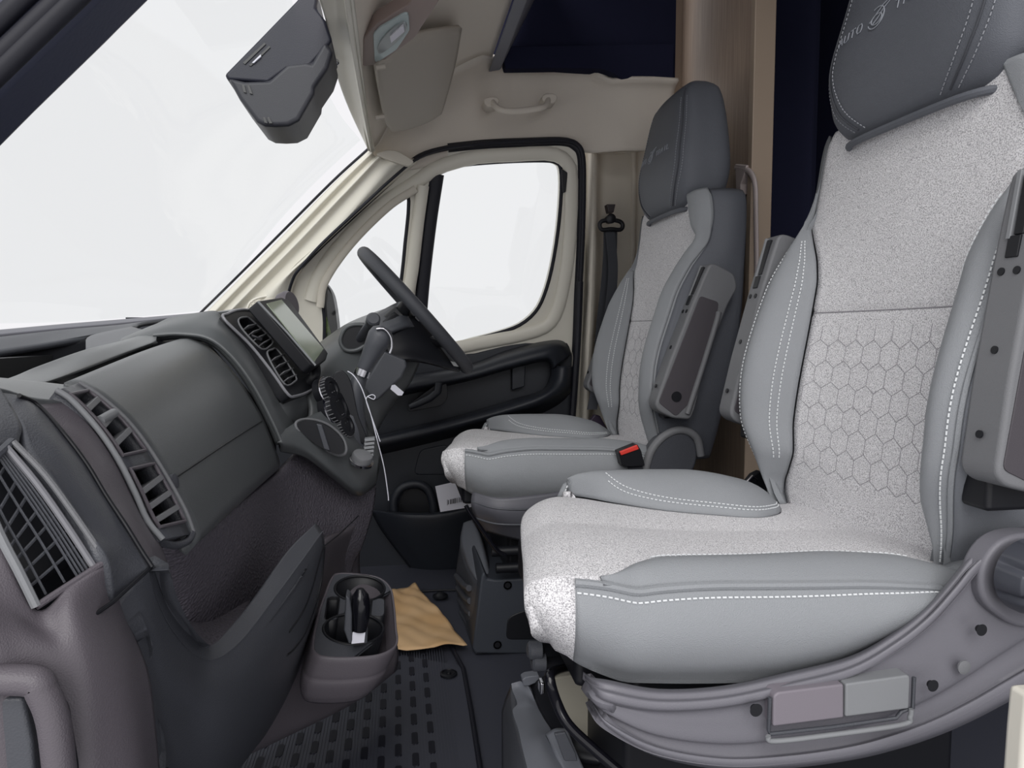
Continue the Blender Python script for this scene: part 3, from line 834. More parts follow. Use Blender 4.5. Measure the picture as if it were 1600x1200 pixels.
# bezel lies on a tilted plane through three traced points
b0, b1, b2 = W(352,498,Y=1.36), W(455,617,Y=1.36), W(490,606,Y=1.50)
BN = (b1-b0).cross(b2-b0).normalized()
if BN.x < 0: BN = -BN
def B(px, py, off=0): return Wp(px, py, BN, BN.dot(b0)+off)
cut1 = smooth_path([B(*p) for p in ((372,500),(382,496),(392,500),(424,531),(420,542),(409,546),(392,531),(376,512))], 30, True)
cut2 = smooth_path([B(*p) for p in ((417,553),(424,547),(434,548),(461,588),(459,597),(446,602),(430,580))], 30, True)
ve = plate('vent_bezel', smooth_path([B(*p) for p in bz], 60, True), -BN*.02, M_BLK, da, holes=[cut1, cut2], bevel=.0)
tube('bezel_rim', smooth_path([B(*p, .001) for p in bz], 60, True), .0028, mat('satin_edge', (130,130,135), .3), da, closed=True, seg=8)
for c_ in (cut1, cut2):
    tube('louvre_rim', [p+BN*.001 for p in c_], .0018, M_MID, ve, closed=True, seg=6)
def slat(name, a, b, wv, th, mt, par, dpt):
    c = (a+b)/2; x = (b-a)/2; y = dpt*.5; z = x.cross(y).normalized()*th
    return obj(name, *boxm(c, x, y, z), mt, par, bevel=.0008)
for (x0, y0, x1, y1) in ((384,512,398,509),(392,521,406,516),(399,530,414,524),(407,539,420,532),(426,562,441,556),(433,573,448,567),(440,584,455,578),(446,594,460,588)):
    slat('vent_slat', B(x0, y0, -.004), B(x1, y1, -.004), 0, .0012, M_MID, ve, BN*.014)
plate('vent_back', smooth_path([B(a, b, -.03) for a, b in bz], 30, True), -BN*.003, M_BLK, ve, bevel=0)
tube('vent_tab', [B(392,524,.004), B(408,530,.006)], .003, M_CHR, ve)
# lower block under the bezel
patch('hood_lower', pix([[(424,640,1.33),(440,628,1.36),(462,622,1.40),(488,612,1.48)],[(428,662,1.32),(446,654,1.35),(464,648,1.40),(490,628,1.48)],[(440,690,1.31),(452,676,1.36),(470,662,1.42),(494,640,1.5)]]), M_DASH, da)
# ---------------- passenger vent
PV = .70
vp0, vp1, vp2 = W(109,629,Y=.66), W(240,846,Y=.66), W(262,756,Y=.735)
VN = (vp1-vp0).cross(vp2-vp0).normalized()
if VN.x < 0: VN = -VN
def V_(px, py, off=0, bow=0): return W(px, py, Y=.66+.075*max(0, min(1, off)))
# bezel as a curved band between its left (nearer) and right (farther) edges
BL = [(84,612),(109,629),(148,672),(180,719),(206,770),(226,815),(250,845)]
BR = [(120,600),(152,621),(195,659),(232,707),(262,756),(286,800),(299,835)]
def vent(t, s, dep=0):
    l = cr([W(a, b, Y=.655) for a, b in BL], t); r = cr([W(a, b, Y=.735) for a, b in BR], t)
    n = Vector((.8, -.25, .45)).normalized()
    return l.lerp(r, s)-n*dep
vb = thing  # (alias kept short)
for nm_, s0, s1, t0, t1 in (('vent_side',0,.12,0,1),('vent_side',.9,1,0,1),('vent_bridge',.1,.9,0,.10),('vent_bridge',.1,.9,.49,.56),('vent_bridge',.1,.9,.9,1.0)):
    vs, fs = grid(lambda u, v: vent(t0+(t1-t0)*u, s0+(s1-s0)*v, -.002), 24, 3)
    obj(nm_, vs, fs, M_DARK, da, solid=.018)
vs, fs = grid(lambda u, v: vent(u, -.05+1.1*v, .026), 20, 3)
vbk = obj('vent_back', vs, fs, M_BLK, da, solid=.004)
for (t0, t1) in ((.10,.49),(.56,.90)):
    loop = [vent(t0+(t1-t0)*i/12, .16, -.003) for i in range(13)]+[vent(t1, .16+.7*i/6, -.003) for i in range(1,6)]+[vent(t1-(t1-t0)*i/12, .86, -.003) for i in range(13)]+[vent(t0, .86-.7*i/6, -.003) for i in range(1,6)]
    tube('louvre_rim', loop, .0018, M_WARM, vbk, closed=True, seg=8)
    for i in range(1, 4):
        t = t0+(t1-t0)*(i/4+.03)
        a, b = vent(t+.025, .16, .008), vent(t-.025, .86, .008)
        slat('vent_slat', a, b, 0, .0028, M_MID, vbk, Vector((.8,-.25,.45))*.026)
tube('vent_tab', [vent(.30,.25,-.002), vent(.285,.7,-.006)], .0045, M_MIDL, vbk)
tube('vent_outline', [vent(i/20, 1.0, -.003) for i in range(21)], .0022, M_MID, da, n=40)
tube('vent_outline', [vent(i/20, 0.0, -.003) for i in range(21)], .0026, M_MIDL, da, n=40)
tube('lower_trim', smooth_path([W(a,b,Y=c) for a,b,c in ((222,812,.655),(240,838,.66),(268,852,.69),(292,846,.72),(300,832,.735))], 16), .004, M_DARK, da)
# ---------------- nearest end of the dash: curved shoulder with a tall lattice grille
patch('end_shoulder', pix([[(-60,592,.60),(-25,596,.605),(0,606,.605)],[(-60,650,.545),(-10,650,.56),(32,660,.572)],[(-60,715,.515),(-20,702,.525),(30,690,.553)]]), M_DARK, da, nu=16, nv=12)
patch('shoulder_cap', pix([[(-60,586,.70),(0,590,.72),(60,596,.74),(112,602,.735)],[(-60,592,.64),(0,597,.66),(56,606,.69),(110,612,.70)],[(-60,602,.60),(0,608,.61),(50,624,.63),(108,629,.66)]]), M_DASH, da, nu=10, nv=16)
Q = [[(-10,612,.60),(30,618,.61),(58,632,.63),(80,630,.645),(108,628,.66)],
     [(30,655,.575),(62,660,.59),(97,674,.612),(122,672,.63),(148,672,.655)],
     [(44,700,.555),(95,705,.575),(135,724,.602),(158,720,.625),(180,720,.655)],
     [(78,742,.545),(130,760,.565),(166,775,.592),(186,772,.62),(206,772,.655)],
     [(124,812,.54),(165,825,.555),(196,820,.58),(214,818,.61),(228,818,.655)],
     [(166,872,.53),(190,872,.55),(222,862,.575),(238,855,.605),(250,850,.66)],
     [(176,939,.535),(202,916,.552),(237,885,.572),(250,885,.60),(262,880,.66)]]
patch('end_band', pix([r[:3] for r in Q]), M_DARK, da, nu=36, nv=12)
patch('vent_surround', pix([r[2:] for r in Q]), M_WARM, da, nu=36, nv=12)
tube('band_groove', [W(a,b,Y=c) for a,b,c in ((30,618,.605),(58,632,.626),(97,674,.608),(135,724,.598),(166,775,.588),(196,820,.576),(222,862,.571),(238,886,.568))], .0018, M_BLK, da, n=40)
# grille
GL = [(-40,745),(0,836),(28,890),(56,947)]; GR = [(20,690),(70,742),(120,810),(165,876)]
GT = lambda t, s, dep=0: cr([W(a, b, Y=.495) for a, b in GL], t).lerp(cr([W(a, b, Y=.535) for a, b in GR], t), s)+Vector((-.6,.8,0)).normalized()*dep
vs, fs = grid(lambda u, v: GT(u, v, .03), 12, 4)
gb = obj('grille_back', vs, fs, M_BLK, da, solid=.004)
M_SAT = mat('satin_edge', (130,130,135), .3)
for s in (.18,.44,.60,.65,.70,.75):
    tube('grille_bar', [GT(i/12, s, .008 if s < .6 else .004) for i in range(13)],   .0009, M_DARK, gb, seg=6)
tube('grille_bar', [GT(i/12, .83, .001) for i in range(13)], .0024, M_SAT, gb, seg=8)
for i in range(1, 8):
    t = i/8
    tube('grille_slat', [GT(t+.03, 0, .014), GT(t-.03, .80, .010)], .0012, M_DARK, gb, seg=6)
tube('grille_frame', [GT(i/12, 1, -.001) for i in range(13)], .0022, M_MID, da, seg=8)
tube('grille_frame', [GT(1.0, 1-i/6, -.001) for i in range(7)], .0025, M_WARM, da, seg=8)
tube('grille_frame', [GT(i/12, 0, -.001) for i in range(13)], .003, M_MIDL, da, seg=8)
tube('grille_frame', [GT(0, i/6, .002) for i in range(7)], .003, M_DARK, da, seg=8)
# end face below and left of the grille
EF = [[(-60,780,.50),(-40,800,.50),(0,850,.497),(56,952,.497),(110,915,.51),(170,884,.535),(184,905,.56)],
      [(-60,900,.48),(-30,920,.48),(10,940,.485),(70,980,.49),(120,950,.50),(176,940,.54),(200,968,.57)],
      [(-60,990,.46),(-20,1000,.46),(30,1005,.47),(90,1020,.48),(140,1020,.49),(195,1030,.52),(232,1050,.56)],
      [(-60,1120,.46),(-10,1120,.46),(45,1120,.47),(105,1120,.48),(155,1130,.49),(215,1140,.52),(246,1160,.57)],
      [(-60,1260,.46),(0,1260,.46),(60,1260,.47),(120,1260,.48),(165,1260,.49),(228,1260,.52),(256,1290,.58)]]
patch('end_panel', pix(EF), M_WARM, da, nu=32, nv=42)
tube('panel_seam', [W(a,b,Y=c-.004) for a,b,c in ((236,886,.575),(176,941,.532),(120,980,.503),(80,1010,.49),(90,1050,.487),(105,1110,.484),(118,1190,.484),(122,1240,.484))], .0016, M_BLK, da)
tube('grille_gap_frame', [W(a,b,Y=.46) for a,b in ((-30,1062),(50,1064),(66,1080),(84,1130),(96,1230))], .0095, M_WARM, da, n=30)
plate('side_socket', [W(a,b,Y=.462) for a,b in ((-30,1090),(36,1090),(50,1160),(56,1240),(-30,1240))], (0,.012,0), M_DARK, da, bevel=.003)
# ---------------- lower parts
M_TEX = mat('grained_dark_vinyl', (94,90,98), .6, .9, 240, kind='voronoi', spec=.4)
LP = [[(240,850,.72),(300,848,.76),(370,792,.97),(437,738,1.27),(490,690,1.42),(560,700,1.5),(590,735,1.54)],
      [(245,905,.76),(310,900,.82),(390,850,1.02),(450,800,1.26),(505,770,1.4),(560,780,1.48),(584,795,1.52)],
      [(255,945,.80),(320,950,.86),(400,920,1.04),(462,880,1.22),(512,850,1.36),(552,850,1.44),(568,850,1.48)],
      [(275,985,.84),(340,1000,.9),(410,985,1.06),(465,950,1.2),(505,925,1.31),(538,900,1.4),(550,895,1.44)],
      [(300,1060,.86),(350,1080,.92),(420,1060,1.06),(475,1020,1.17),(515,1000,1.27),(552,980,1.35),(562,970,1.38)]]
patch('lower_panel', pix(LP), M_TEX, da, nu=28, nv=42)
PK = [[(240,888,.58),(259,939,.62),(288,980,.66),(316,1007,.71),(335,1005,.745),(364,975,.80),(398,932,.875),(450,860,.98),(494,817,1.07)],
      [(233,892,.57),(251,948,.60),(279,996,.64),(313,1027,.695),(343,1025,.73),(379,994,.785),(417,946,.86),(467,878,.965),(502,828,1.065)],
      [(231,893,.57),(249,951,.60),(277,1000,.64),(313,1033,.695),(346,1031,.73),(384,999,.785),(422,950,.86),(471,882,.965),(505,833,1.065)],
      [(206,911,.556),(238,980,.585),(266,1045,.62),(310,1078,.675),(352,1074,.72),(395,1040,.78),(436,990,.86),(478,920,.965),(507,850,1.07)],
      [(184,936,.553),(226,1010,.58),(258,1085,.62),(305,1115,.68),(355,1112,.73),(402,1075,.80),(440,1025,.88),(480,965,.985),(504,900,1.08)],
      [(186,962,.556),(230,1060,.585),(262,1125,.63),(305,1150,.69),(355,1146,.75),(402,1110,.83),(438,1060,.91),(475,1000,1.02),(498,940,1.12)],
      [(205,1010,.57),(243,1125,.595),(268,1175,.65),(308,1195,.72),(352,1185,.79),(392,1150,.88),(428,1100,.96),(462,1045,1.06),(488,985,1.16)],
      [(222,1080,.575),(247,1200,.61),(272,1240,.67),(308,1240,.76),(345,1218,.85),(378,1185,.94),(412,1140,1.02),(446,1090,1.10),(476,1030,1.19)],
      [(235,1180,.60),(250,1290,.64),(285,1300,.70),(318,1275,.82),(340,1240,.92),(366,1212,1.0),(398,1170,1.07),(430,1128,1.14),(462,1075,1.21)]]
patch('storage_pocket', pix(PK), M_DARK, da, nu=64, nv=56, solid=.014)
pk_rows = pix(PK)
def onpk(u, v, o=.001):
    p = cr([cr(r, v) for r in pk_rows], u); return p+(CP-p).normalized()*o
tube('pocket_crease', [onpk(u/8, v/8, .0005) for u, v in ((2.9,7.95),(3.2,7.6),(3.4,7.2),(3.5,6.8),(3.45,6.3))], .0016, M_BLK, da, n=30)
tube('pocket_crease', [onpk(u/8, v/8, .0005) for u, v in ((3.1,8),(4.0,7.93),(4.45,7.5),(4.6,7.0),(4.5,6.5),(4.3,6.2))], .0016, M_BLK, da, n=30)
patch('pocket_floor', pix([[(285,965,.86),(340,955,.92),(392,936,1.02)],[(290,985,.80),(330,980,.86),(385,960,.94)],[(300,1010,.74),(330,1015,.78),(380,985,.86)]]), M_TEX, da)
LF = [[(360,1030,1.02),(440,940,1.1),(503,850,1.2),(545,828,1.36),(578,800,1.5)],
      [(330,1090,.98),(420,1020,1.06),(492,940,1.17),(532,900,1.32),(562,868,1.46)],
      [(300,1140,.96),(400,1080,1.03),(484,1020,1.14),(542,980,1.26),(575,950,1.42)],
      [(290,1190,.97),(385,1140,1.03),(482,1088,1.12),(562,1048,1.22),(618,1000,1.34)],
      [(280,1225,1.0),(365,1188,1.05),(455,1146,1.11),(558,1094,1.2),(620,1046,1.3)],
      [(300,1215,1.15),(380,1180,1.18),(460,1138,1.22),(550,1092,1.28),(606,1052,1.38)]]
patch('lower_fascia', pix([[(a, b, c*1.04) for a, b, c in r] for r in LF]), M_WARM, da, nu=36, nv=32)
tube('fascia_seam', [W(a,b,Y=c-.004) for a,b,c in ((507,853,1.2),(530,835,1.30),(560,806,1.44))], .0012, M_BLK, da)
# console pod over the lower panel
PD = [[(436,676,1.30),(470,656,1.36),(515,640,1.45),(555,650,1.52),(592,690,1.58)],
      [(438,684,1.28),(474,680,1.33),(520,690,1.38),(560,712,1.44),(594,712,1.52)],
      [(439,694,1.275),(476,701,1.315),(525,737,1.36),(562,762,1.41),(590,748,1.50)],
      [(438,706,1.29),(478,716,1.33),(522,750,1.38),(558,775,1.43),(584,762,1.51)]]
patch('console_pod', pix(PD), M_DASH, da, nu=20, nv=32)
tube('tray_rim', smooth_path([W(a,b,Y=c) for a,b,c in ((462,662,1.335),(480,655,1.36),(510,662,1.38),(534,682,1.39),(541,704,1.385),(530,712,1.37),(500,700,1.35),(474,682,1.335))], 40, True), .0028, M_MID, da, closed=True, seg=8)
plate('tray_recess', smooth_path([W(a,b,Y=c) for a,b,c in ((464,664,1.33),(480,657,1.33),(508,664,1.33),(532,684,1.33),(538,702,1.33),(528,710,1.33),(500,698,1.33),(476,680,1.33))], 36, True), (0,.01,0), M_BLK, da, bevel=0)
plate('tray_divider', [W(a,b,Y=1.325) for a,b in ((494,662),(503,664),(516,705),(506,702))], (0,.012,0), M_DARK, da, bevel=.002)
# centre stack with the heater dials
CS = [[(478,612,1.46),(505,600,1.5),(535,600,1.55),(560,610,1.6)],
      [(484,640,1.44),(515,630,1.47),(545,640,1.52),(570,650,1.58)],
      [(478,668,1.42),(520,668,1.45),(555,680,1.5),(582,690,1.56)]]
patch('centre_stack', pix(CS), M_DASH, da)
for cx_, cy_, r_ in ((508,612,.026),(520,640,.034),(532,668,.024)):
    c = W(cx_, cy_, Y=1.455)
    ax = Vector((.85,-.42,.32))
    k = lathe('heater_dial', c, ax, [(r_*1.12,-.01),(r_*1.12,.004),(r_,.006),(r_*.98,.018),(r_*.6,.020),(r_*.5,.017)], M_BLK, da, seg=32)
    vs = [lathem(c+ax.normalized()*.005, ax, [(r_*1.14,0),(r_*1.16,.0015),(r_*1.1,.003)], 32)]
    obj('dial_ring', *join(*vs), M_CHR, k)
    a1 = ax.normalized(); o1 = a1.orthogonal().normalized(); o2 = a1.cross(o1)
    tk = [boxm(c+a1*.012+(o1*math.cos(t)+o2*math.sin(t))*r_*.99, a1*.006, (o1*-math.sin(t)+o2*math.cos(t))*.0008, (o1*math.cos(t)+o2*math.sin(t))*.001) for t in [i*math.pi/12 for i in range(24)]]
    obj('dial_ribs', *join(*tk), M_MID, k, kind='stuff', smooth=False)
# buttons on the pod
lathe('drive_knob', W(566,714,Y=1.40), (.3,-.35,.88), [(.020,-.008),(.021,.002),(.019,.006),(.012,.008)], M_MID, da, seg=28)
lathe('drive_knob_ring', W(566,717,Y=1.40), (.3,-.35,.88), [(.024,-.008),(.024,-.003),(.021,-.002)], M_CHR, da, seg=28)
for i in range(5):
    obj('switch_button', *boxm(W(578-i*.5, 686+i*6, Y=1.43), (.010,0,.001), (0,.012,0), (-.0005,0,.0028)), M_MIDL, da, bevel=.001)
# driver's side of the dash, cowl in front of the wheel
DD = [[(470,560,1.9),(506,530,1.95),(545,504,2.0),(590,486,2.04),(640,470,2.08)],
      [(480,580,1.66),(512,545,1.72),(552,520,1.78),(600,502,1.84),(650,490,1.88)],
      [(492,610,1.58),(530,590,1.64),(575,575,1.7),(620,560,1.78),(660,545,1.84)],
      [(505,640,1.58),(545,630,1.62),(585,618,1.68),(615,606,1.76),(645,592,1.84)],
      [(520,680,1.62),(550,700,1.66),(580,690,1.7),(600,655,1.78),(618,628,1.86)]]
patch('driver_cowl', pix(DD), M_DASH, da, nu=24, nv=24)
# ============================================================ tablet screen
tb = thing('tablet_display', 'tilted glossy display on the dash top with a pale green reflection', 'display', W(450,530,Y=1.5))
t0, t1_, t2_ = W(402,470,Y=1.44), W(492,572,Y=1.44), W(455,462,Y=1.70)
TN = (t1_-t0).cross(t2_-t0).normalized()
if TN.x < 0: TN = -TN
def T(px, py, off=0): return Wp(px, py, TN, TN.dot(t0)+off)
plate('display_body', rounded([T(402,470), T(440,464), T(453,470), T(513,552), T(510,562), T(494,573), T(488,570)], .006), -TN*.026, M_BLK, tb, bevel=.003)
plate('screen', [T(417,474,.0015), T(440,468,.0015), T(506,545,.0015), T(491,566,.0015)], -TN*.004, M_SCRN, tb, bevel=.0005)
tube('bezel_edge', [T(403,471,.001), T(448,519,.001), T(493,571,.001)], .0025, M_MIDL, tb)
tube('mount_arm', [T(489,560,-.02), W(492,585,Y=1.5), W(480,600,Y=1.5)], .012, M_BLK, tb, n=10)
lathe('dash_clock_pod', W(452,476,Y=1.76), (1,-.4,.2), [(.03,-.02),(.034,.0),(.03,.008)], M_WARM, tb, seg=24)
# ============================================================ steering wheel
sw = thing('steering_wheel', 'black leather steering wheel with thumb buttons seen nearly edge on', 'steering wheel', W(652,488,Y=1.85))
wc = W(650,487,Y=1.85); tv = Vector((.665,0,-.747)).normalized(); lv = Vector((0,1,0)); wn = lv.cross(tv).normalized()
if wn.x < 0: wn = -wn
RR = .196
tube('rim', [wc+(tv*math.cos(a)+lv*math.sin(a)*.99)*RR for a in [2*math.pi*i/72 for i in range(72)]], .0165, mat('wheel_leather', (66,68,74), .5, .3, 900, kind='voronoi'), sw, closed=True, seg=16)
hub = [(-.045,.07),(-.03,.095),(0,.105),(.05,.085),(.085,.05),(.095,0)]
hp = [wc-wn*.03+tv*a+lv*b for a, b in hub]+[wc-wn*.03+tv*a-lv*b for a, b in reversed(hub[:-1])]
plate('airbag_cover', smooth_path(hp, 40, True), -wn*.04, M_BLK, sw, bevel=.008)
for a, s in ((-.02,1),(-.02,-1),(.07,1),(.07,-1)):
    tube('spoke', [wc-wn*.03+tv*a+lv*s*.06, wc-wn*.02+tv*(a*1.2)+lv*s*.12, wc+tv*(a*1.6)+lv*s*(RR*math.sqrt(max(0.05,1-(a*1.6/RR)**2)))], [.02,.016,.012], M_BLK, sw, flat=.6, nrm=wn)
for i in range(3):
    obj('thumb_button', *boxm(wc-wn*.012+tv*(-.02+i*.018)-lv*.10, tv*.007, lv*.012, wn*.004), M_MID, sw, bevel=.002)
# column shroud
co = thing('steering_column', 'dark column shroud with stalks behind the steering wheel', 'column', W(620,530,Y=1.8))
sc_ = pix([[(598,502,1.74),(618,486,1.76),(646,478,1.80)],[(600,525,1.70),(628,515,1.71),(664,508,1.74)],[(605,548,1.68),(640,545,1.69),(690,545,1.73)],[(612,566,1.68),(655,566,1.69),(716,581,1.74)],[(612,560,1.8),(655,562,1.82),(716,574,1.86)]])
patch('shroud', sc_, M_BLK, co, nu=24, nv=14)
sh_u = pix([[(570,502,1.80),(598,484,1.84),(626,471,1.88),(640,478,1.9)],[(578,512,1.74),(604,498,1.75),(632,487,1.77),(648,496,1.8)],[(588,526,1.69),(612,514,1.69),(638,507,1.71),(655,515,1.74)]])
patch('shroud_top', sh_u, M_DARK, co, nu=6, nv=10)
plate('column_skirt', [W(a,b,Y=1.66) for a,b in ((566,604),(600,548),(634,562),(636,572),(628,590),(590,626),(582,626))], (0,.08,0), M_DARK, co, bevel=.01)
st = tube('indicator_stalk', [W(550,548,Y=1.78), W(560,533,Y=1.72), W(572,514,Y=1.64), W(583,500,Y=1.58)], [.010,.010,.010,.012], M_DARK, co, n=12)
lathe('stalk_knob', W(583,500,Y=1.575), (.1,-.9,.35), [(.014,-.012),(.0155,-.01),(.0155,.006),(.012,.010)], M_DARK, st, seg=20)
tube('stalk_socket', smooth_path([W(a,b,Y=1.70) for a,b in ((532,530),(540,513),(558,507),(580,512),(578,530),(562,545),(545,548),(535,542))], 30, True), .005, M_DASH, co, closed=True)
plate('socket_recess', smooth_path([W(a,b,Y=1.70) for a,b in ((533,530),(541,514),(558,508),(579,513),(577,530),(562,544),(545,547),(536,541))], 30, True), (0,.01,0), M_BLK, co, bevel=0)
obj('key_tag', *platem([W(a,b,Y=1.62) for a,b in ((612,602),(617,601),(631,613),(628,618),(622,618),(610,608))], (0,.0015,0)), M_PAPER, co, smooth=False)
# ============================================================ gear lever
ge = thing('gear_lever', 'leather gear lever with chrome collar and pale tie hanging from it', 'gear lever', W(560,680,Y=1.5))
gp = [((548,704),.040,1.5),((545,670),.037,1.5),((548,635),.028,1.5),((556,605),.019,1.5),((563,588),.015,1.5),((567,580),.014,1.5)]
tube('boot', [W(*a, Y=c) for a, b, c in gp], [b for a, b, c in gp], M_DARK, ge, n=None, seg=18, label='folded leather boot')
tube('collar', [W(564,587,Y=1.49), W(568,577,Y=1.49)], .0165, M_CHR, ge, seg=20, label='chrome collar')
kp = [((568,577),.0145),((577,560),.018),((586,542),.0225),((594,527),.0265),((599,519),.024),((603,512),.012)]
tube('knob', [W(*a, Y=1.48) for a, b in kp], [b for a, b in kp], M_DARK, ge, seg=20)
tube('knob_inlay', smooth_path([W(a,b,Y=1.455) for a,b in ((588,514),(600,514),(610,526),(612,542),(609,552))], 16), .0028, M_CHR, ge)
plate('gaiter_flap', smooth_path([W(a,b,Y=1.47) for a,b in ((518,600),(522,584),(534,579),(545,590),(552,612),(560,650),(575,690),(560,690),(540,660),(525,635))], 40, True), (0,.006,0), M_BLK, ge, bevel=.002)
tube('tie_string', smooth_path([W(a,b,Y=1.45) for a,b in ((543,580),(552,586),(563,602),(571,622),(580,650),(590,690),(600,730),(606,770),(607,782))], 30), .0011, M_PAPER, ge)
tube('tie_string', smooth_path([W(a,b,Y=1.447) for a,b in ((575,620),(584,624),(586,619),(580,617),(572,625),(582,655),(594,690))], 24), .0009, M_PAPER, ge)
# ============================================================ passenger seat: valance, knob, pedestal
VY = .685
def VP_(px, py, o=0): return W(px, py, Y=VY-o)
VT = [(912,1052),(925,1062),(950,1068),(1030,1082),(1130,1077),(1230,1056),(1330,1030),(1400,990),(1450,950),(1490,905),(1520,868),(1560,838),(1620,826)]
VB = [(926,1098),(932,1112),(952,1138),(1025,1178),(1130,1199),(1230,1197),(1330,1184),(1405,1166),(1465,1146),(1520,1122),(1575,1093),(1630,1062),(1700,1020)]
rows = []
for f, dp, o in ((0,-6,-.02),(0,0,-.002),(0,10,.003),(0,15,.011),(0,27,.012),(0,31,.004),(.45,0,.004),(.68,0,.004),(.71,0,-.003),(.86,0,.0),(.89,0,.010),(.98,0,.010),(1,2,.0),(1,4,-.02)):
    r = []
    for i, (t, b) in enumerate(zip(VT, VB)):
        L_ = math.hypot(b[0]-t[0], b[1]-t[1]); g_ = f+dp/L_
        if i < 2: g_ = f+dp*.7/L_
        bk = {0:-.07,1:-.025,2:-.004}.get(i, 0)
        r.append(VP_(t[0]+(b[0]-t[0])*g_, t[1]+(b[1]-t[1])*g_, o+bk))
    rows.append(r)
va = patch('seat_valance', rows, M_VAL, pas, nu=78, nv=72, solid=.008, label='mid grey curved side valance')
# adjuster backing arch and ribbed knob
ko = W(1604,898,Y=.655)
arch = smooth_path([W(a,b,Y=.668) for a,b in ((1532,915),(1538,880),(1562,848),(1600,834),(1650,840),(1700,880),(1700,980),(1640,985),(1590,980),(1556,960),(1538,940))], 50, True)
plate('recliner_cover', arch, (0,.03,0), M_VAL, va, bevel=.006)
NK = 96
kv, kf = [], []
ring = [(0.041,.0),(.041,-.012),(.038,-.030),(.034,-.034),(.001,-.034)]
for r, h in ring:
    for k in range(NK):
        a = 2*math.pi*k/NK
        fl_ = .0055*max(0, math.cos(a*7))**3 if .03 < r < .0405 or (r > .04 and h < -.005) else 0
        kv.append(ko+Vector(((r-fl_)*math.cos(a), h, (r-fl_)*math.sin(a))))
kf = [(i*NK+k, i*NK+(k+1) % NK, (i+1)*NK+(k+1) % NK, (i+1)*NK+k) for i in range(4) for k in range(NK)]
obj('adjuster_knob', kv, kf, mat('knob_plastic', (70,72,80), .35, .05, 700), va, bevel=.0015, label='dark ribbed adjuster knob')
for px_, py_, r_ in ((1181,1109,.0055),(1533,984,.0052),(1457,1071,.0052)):
    c = W(px_, py_, Y=.665)
    h = lathe('screw_recess', c+Vector((0,.004,0)), (0,-1,0), [(r_*.001,0),(r_*.8,.0),(r_,.004),(r_*1.3,.005)], M_BLK, va, seg=18)
lathe('moulding_mark', W(1505,1042,Y=.672), (0,-1,0), [(.008,0),(.008,.002),(.005,.003)], M_MID, va, seg=18)
M_BUT = mat('warm_grey_button', (128,122,130), .5, .1, 800)
bt1 = rounded([W(a,b,Y=.664) for a,b in ((1209,1088),(1216,1082),(1319,1069),(1319,1122),(1208,1136))], .003)
bt2 = rounded([W(a,b,Y=.664) for a,b in ((1322,1069),(1420,1055),(1423,1060),(1421,1108),(1321,1121))], .003)
plate('adjuster_lever', bt1, (0,.02,0), M_BUT, va, bevel=.003, label='warm grey lever paddle')
plate('adjuster_lever', bt2, (0,.02,0), M_MIDL, va, bevel=.003, label='cool grey lever paddle')
tube('lever_slot', [W(a,b,Y=.668) for a,b in ((1203,1090),(1201,1140),(1202,1147),(1300,1136),(1400,1122),(1408,1112),(1426,1106),(1428,1058))], .0022, M_DARK, va)
tube('lever_tray_lip', [W(a,b,Y=.664) for a,b in ((1200,1150),(1210,1158),(1300,1148),(1410,1132),(1422,1120),(1424,1108))], .0028, M_MIDL, va, n=30)
# under the cushion: shell, mechanism, pedestal
box('seat_pan', (.46, .97, .39), (.26, .20, .035), M_BLK, pas, bevel=.01)
box('swivel_plate', (.48, .97, .31), (.20, .17, .05), M_BLK, pas, bevel=.01)
MPG = mat('pedestal_grey', (112,115,123), .5, .12, 700)
pr_ = pix([[(799,1068,1.15),(806,1066,1.15),(813,1064,1.15)],[(801,1080,1.14),(813,1076,1.14),(826,1073,1.13)],[(808,1099,1.10),(825,1096,1.10),(838,1100,1.10)],[(801,1111,1.08),(822,1109,1.08),(843,1111,1.08)],[(810,1140,1.02),(835,1138,1.02),(860,1140,1.02)],[(816,1168,.97),(842,1160,.97),(853,1150,.99)],[(824,1200,.92),(860,1196,.92),(880,1190,.94)],[(840,1260,.85),(890,1255,.85),(940,1250,.86)]])
pb = patch('pedestal_cover', pr_, MPG, pas, nu=42, nv=10, solid=.02, bevel=.002)
patch('pedestal_block', pix([[(852,1146,.985),(868,1138,.985),(886,1138,.985)],[(866,1170,.95),(880,1168,.95),(897,1166,.95)],[(880,1200,.92),(895,1200,.92),(912,1200,.92)],[(905,1260,.86),(920,1260,.86),(940,1260,.86)]]), MPG, pas, solid=.04)
plate('pedestal_window', [W(a,b,Y=.90) for a,b in ((866,1147),(884,1144),(900,1178),(903,1190),(882,1190))], (0,.006,0), M_DARK, pb, bevel=.002)
patch('pedestal_skirt', pix([[(799,1070,1.16),(801,1112,1.085),(816,1168,.975),(840,1262,.86)],[(790,1090,1.16),(795,1140,1.07),(803,1200,.97),(820,1290,.87)],[(784,1110,1.17),(784,1180,1.08),(785,1240,.99),(800,1320,.9)]]), M_DARK, pas, nu=8, nv=14, solid=.02)
plate('catch_plate', [W(a,b,Y=1.13) for a,b in ((816,1062),(822,1058),(842,1055),(846,1062),(836,1068),(826,1072),(818,1072))], (0,.02,0), MPG, pas, bevel=.002)
box('pedestal_core', (.52, .99, .15), (.24, .16, .15), M_BLK, pas, bevel=.01)
tube('slide_bar', smooth_path([W(a,b,Y=c) for a,b,c in ((915,1040,1.0),(885,1044,.9),(862,1052,.80),(860,1066,.78),(870,1098,.78),(888,1132,.77),(925,1168,.76),(975,1212,.75))], 40), .0062, M_GLB, pas, seg=12, label='bent black slide release bar')
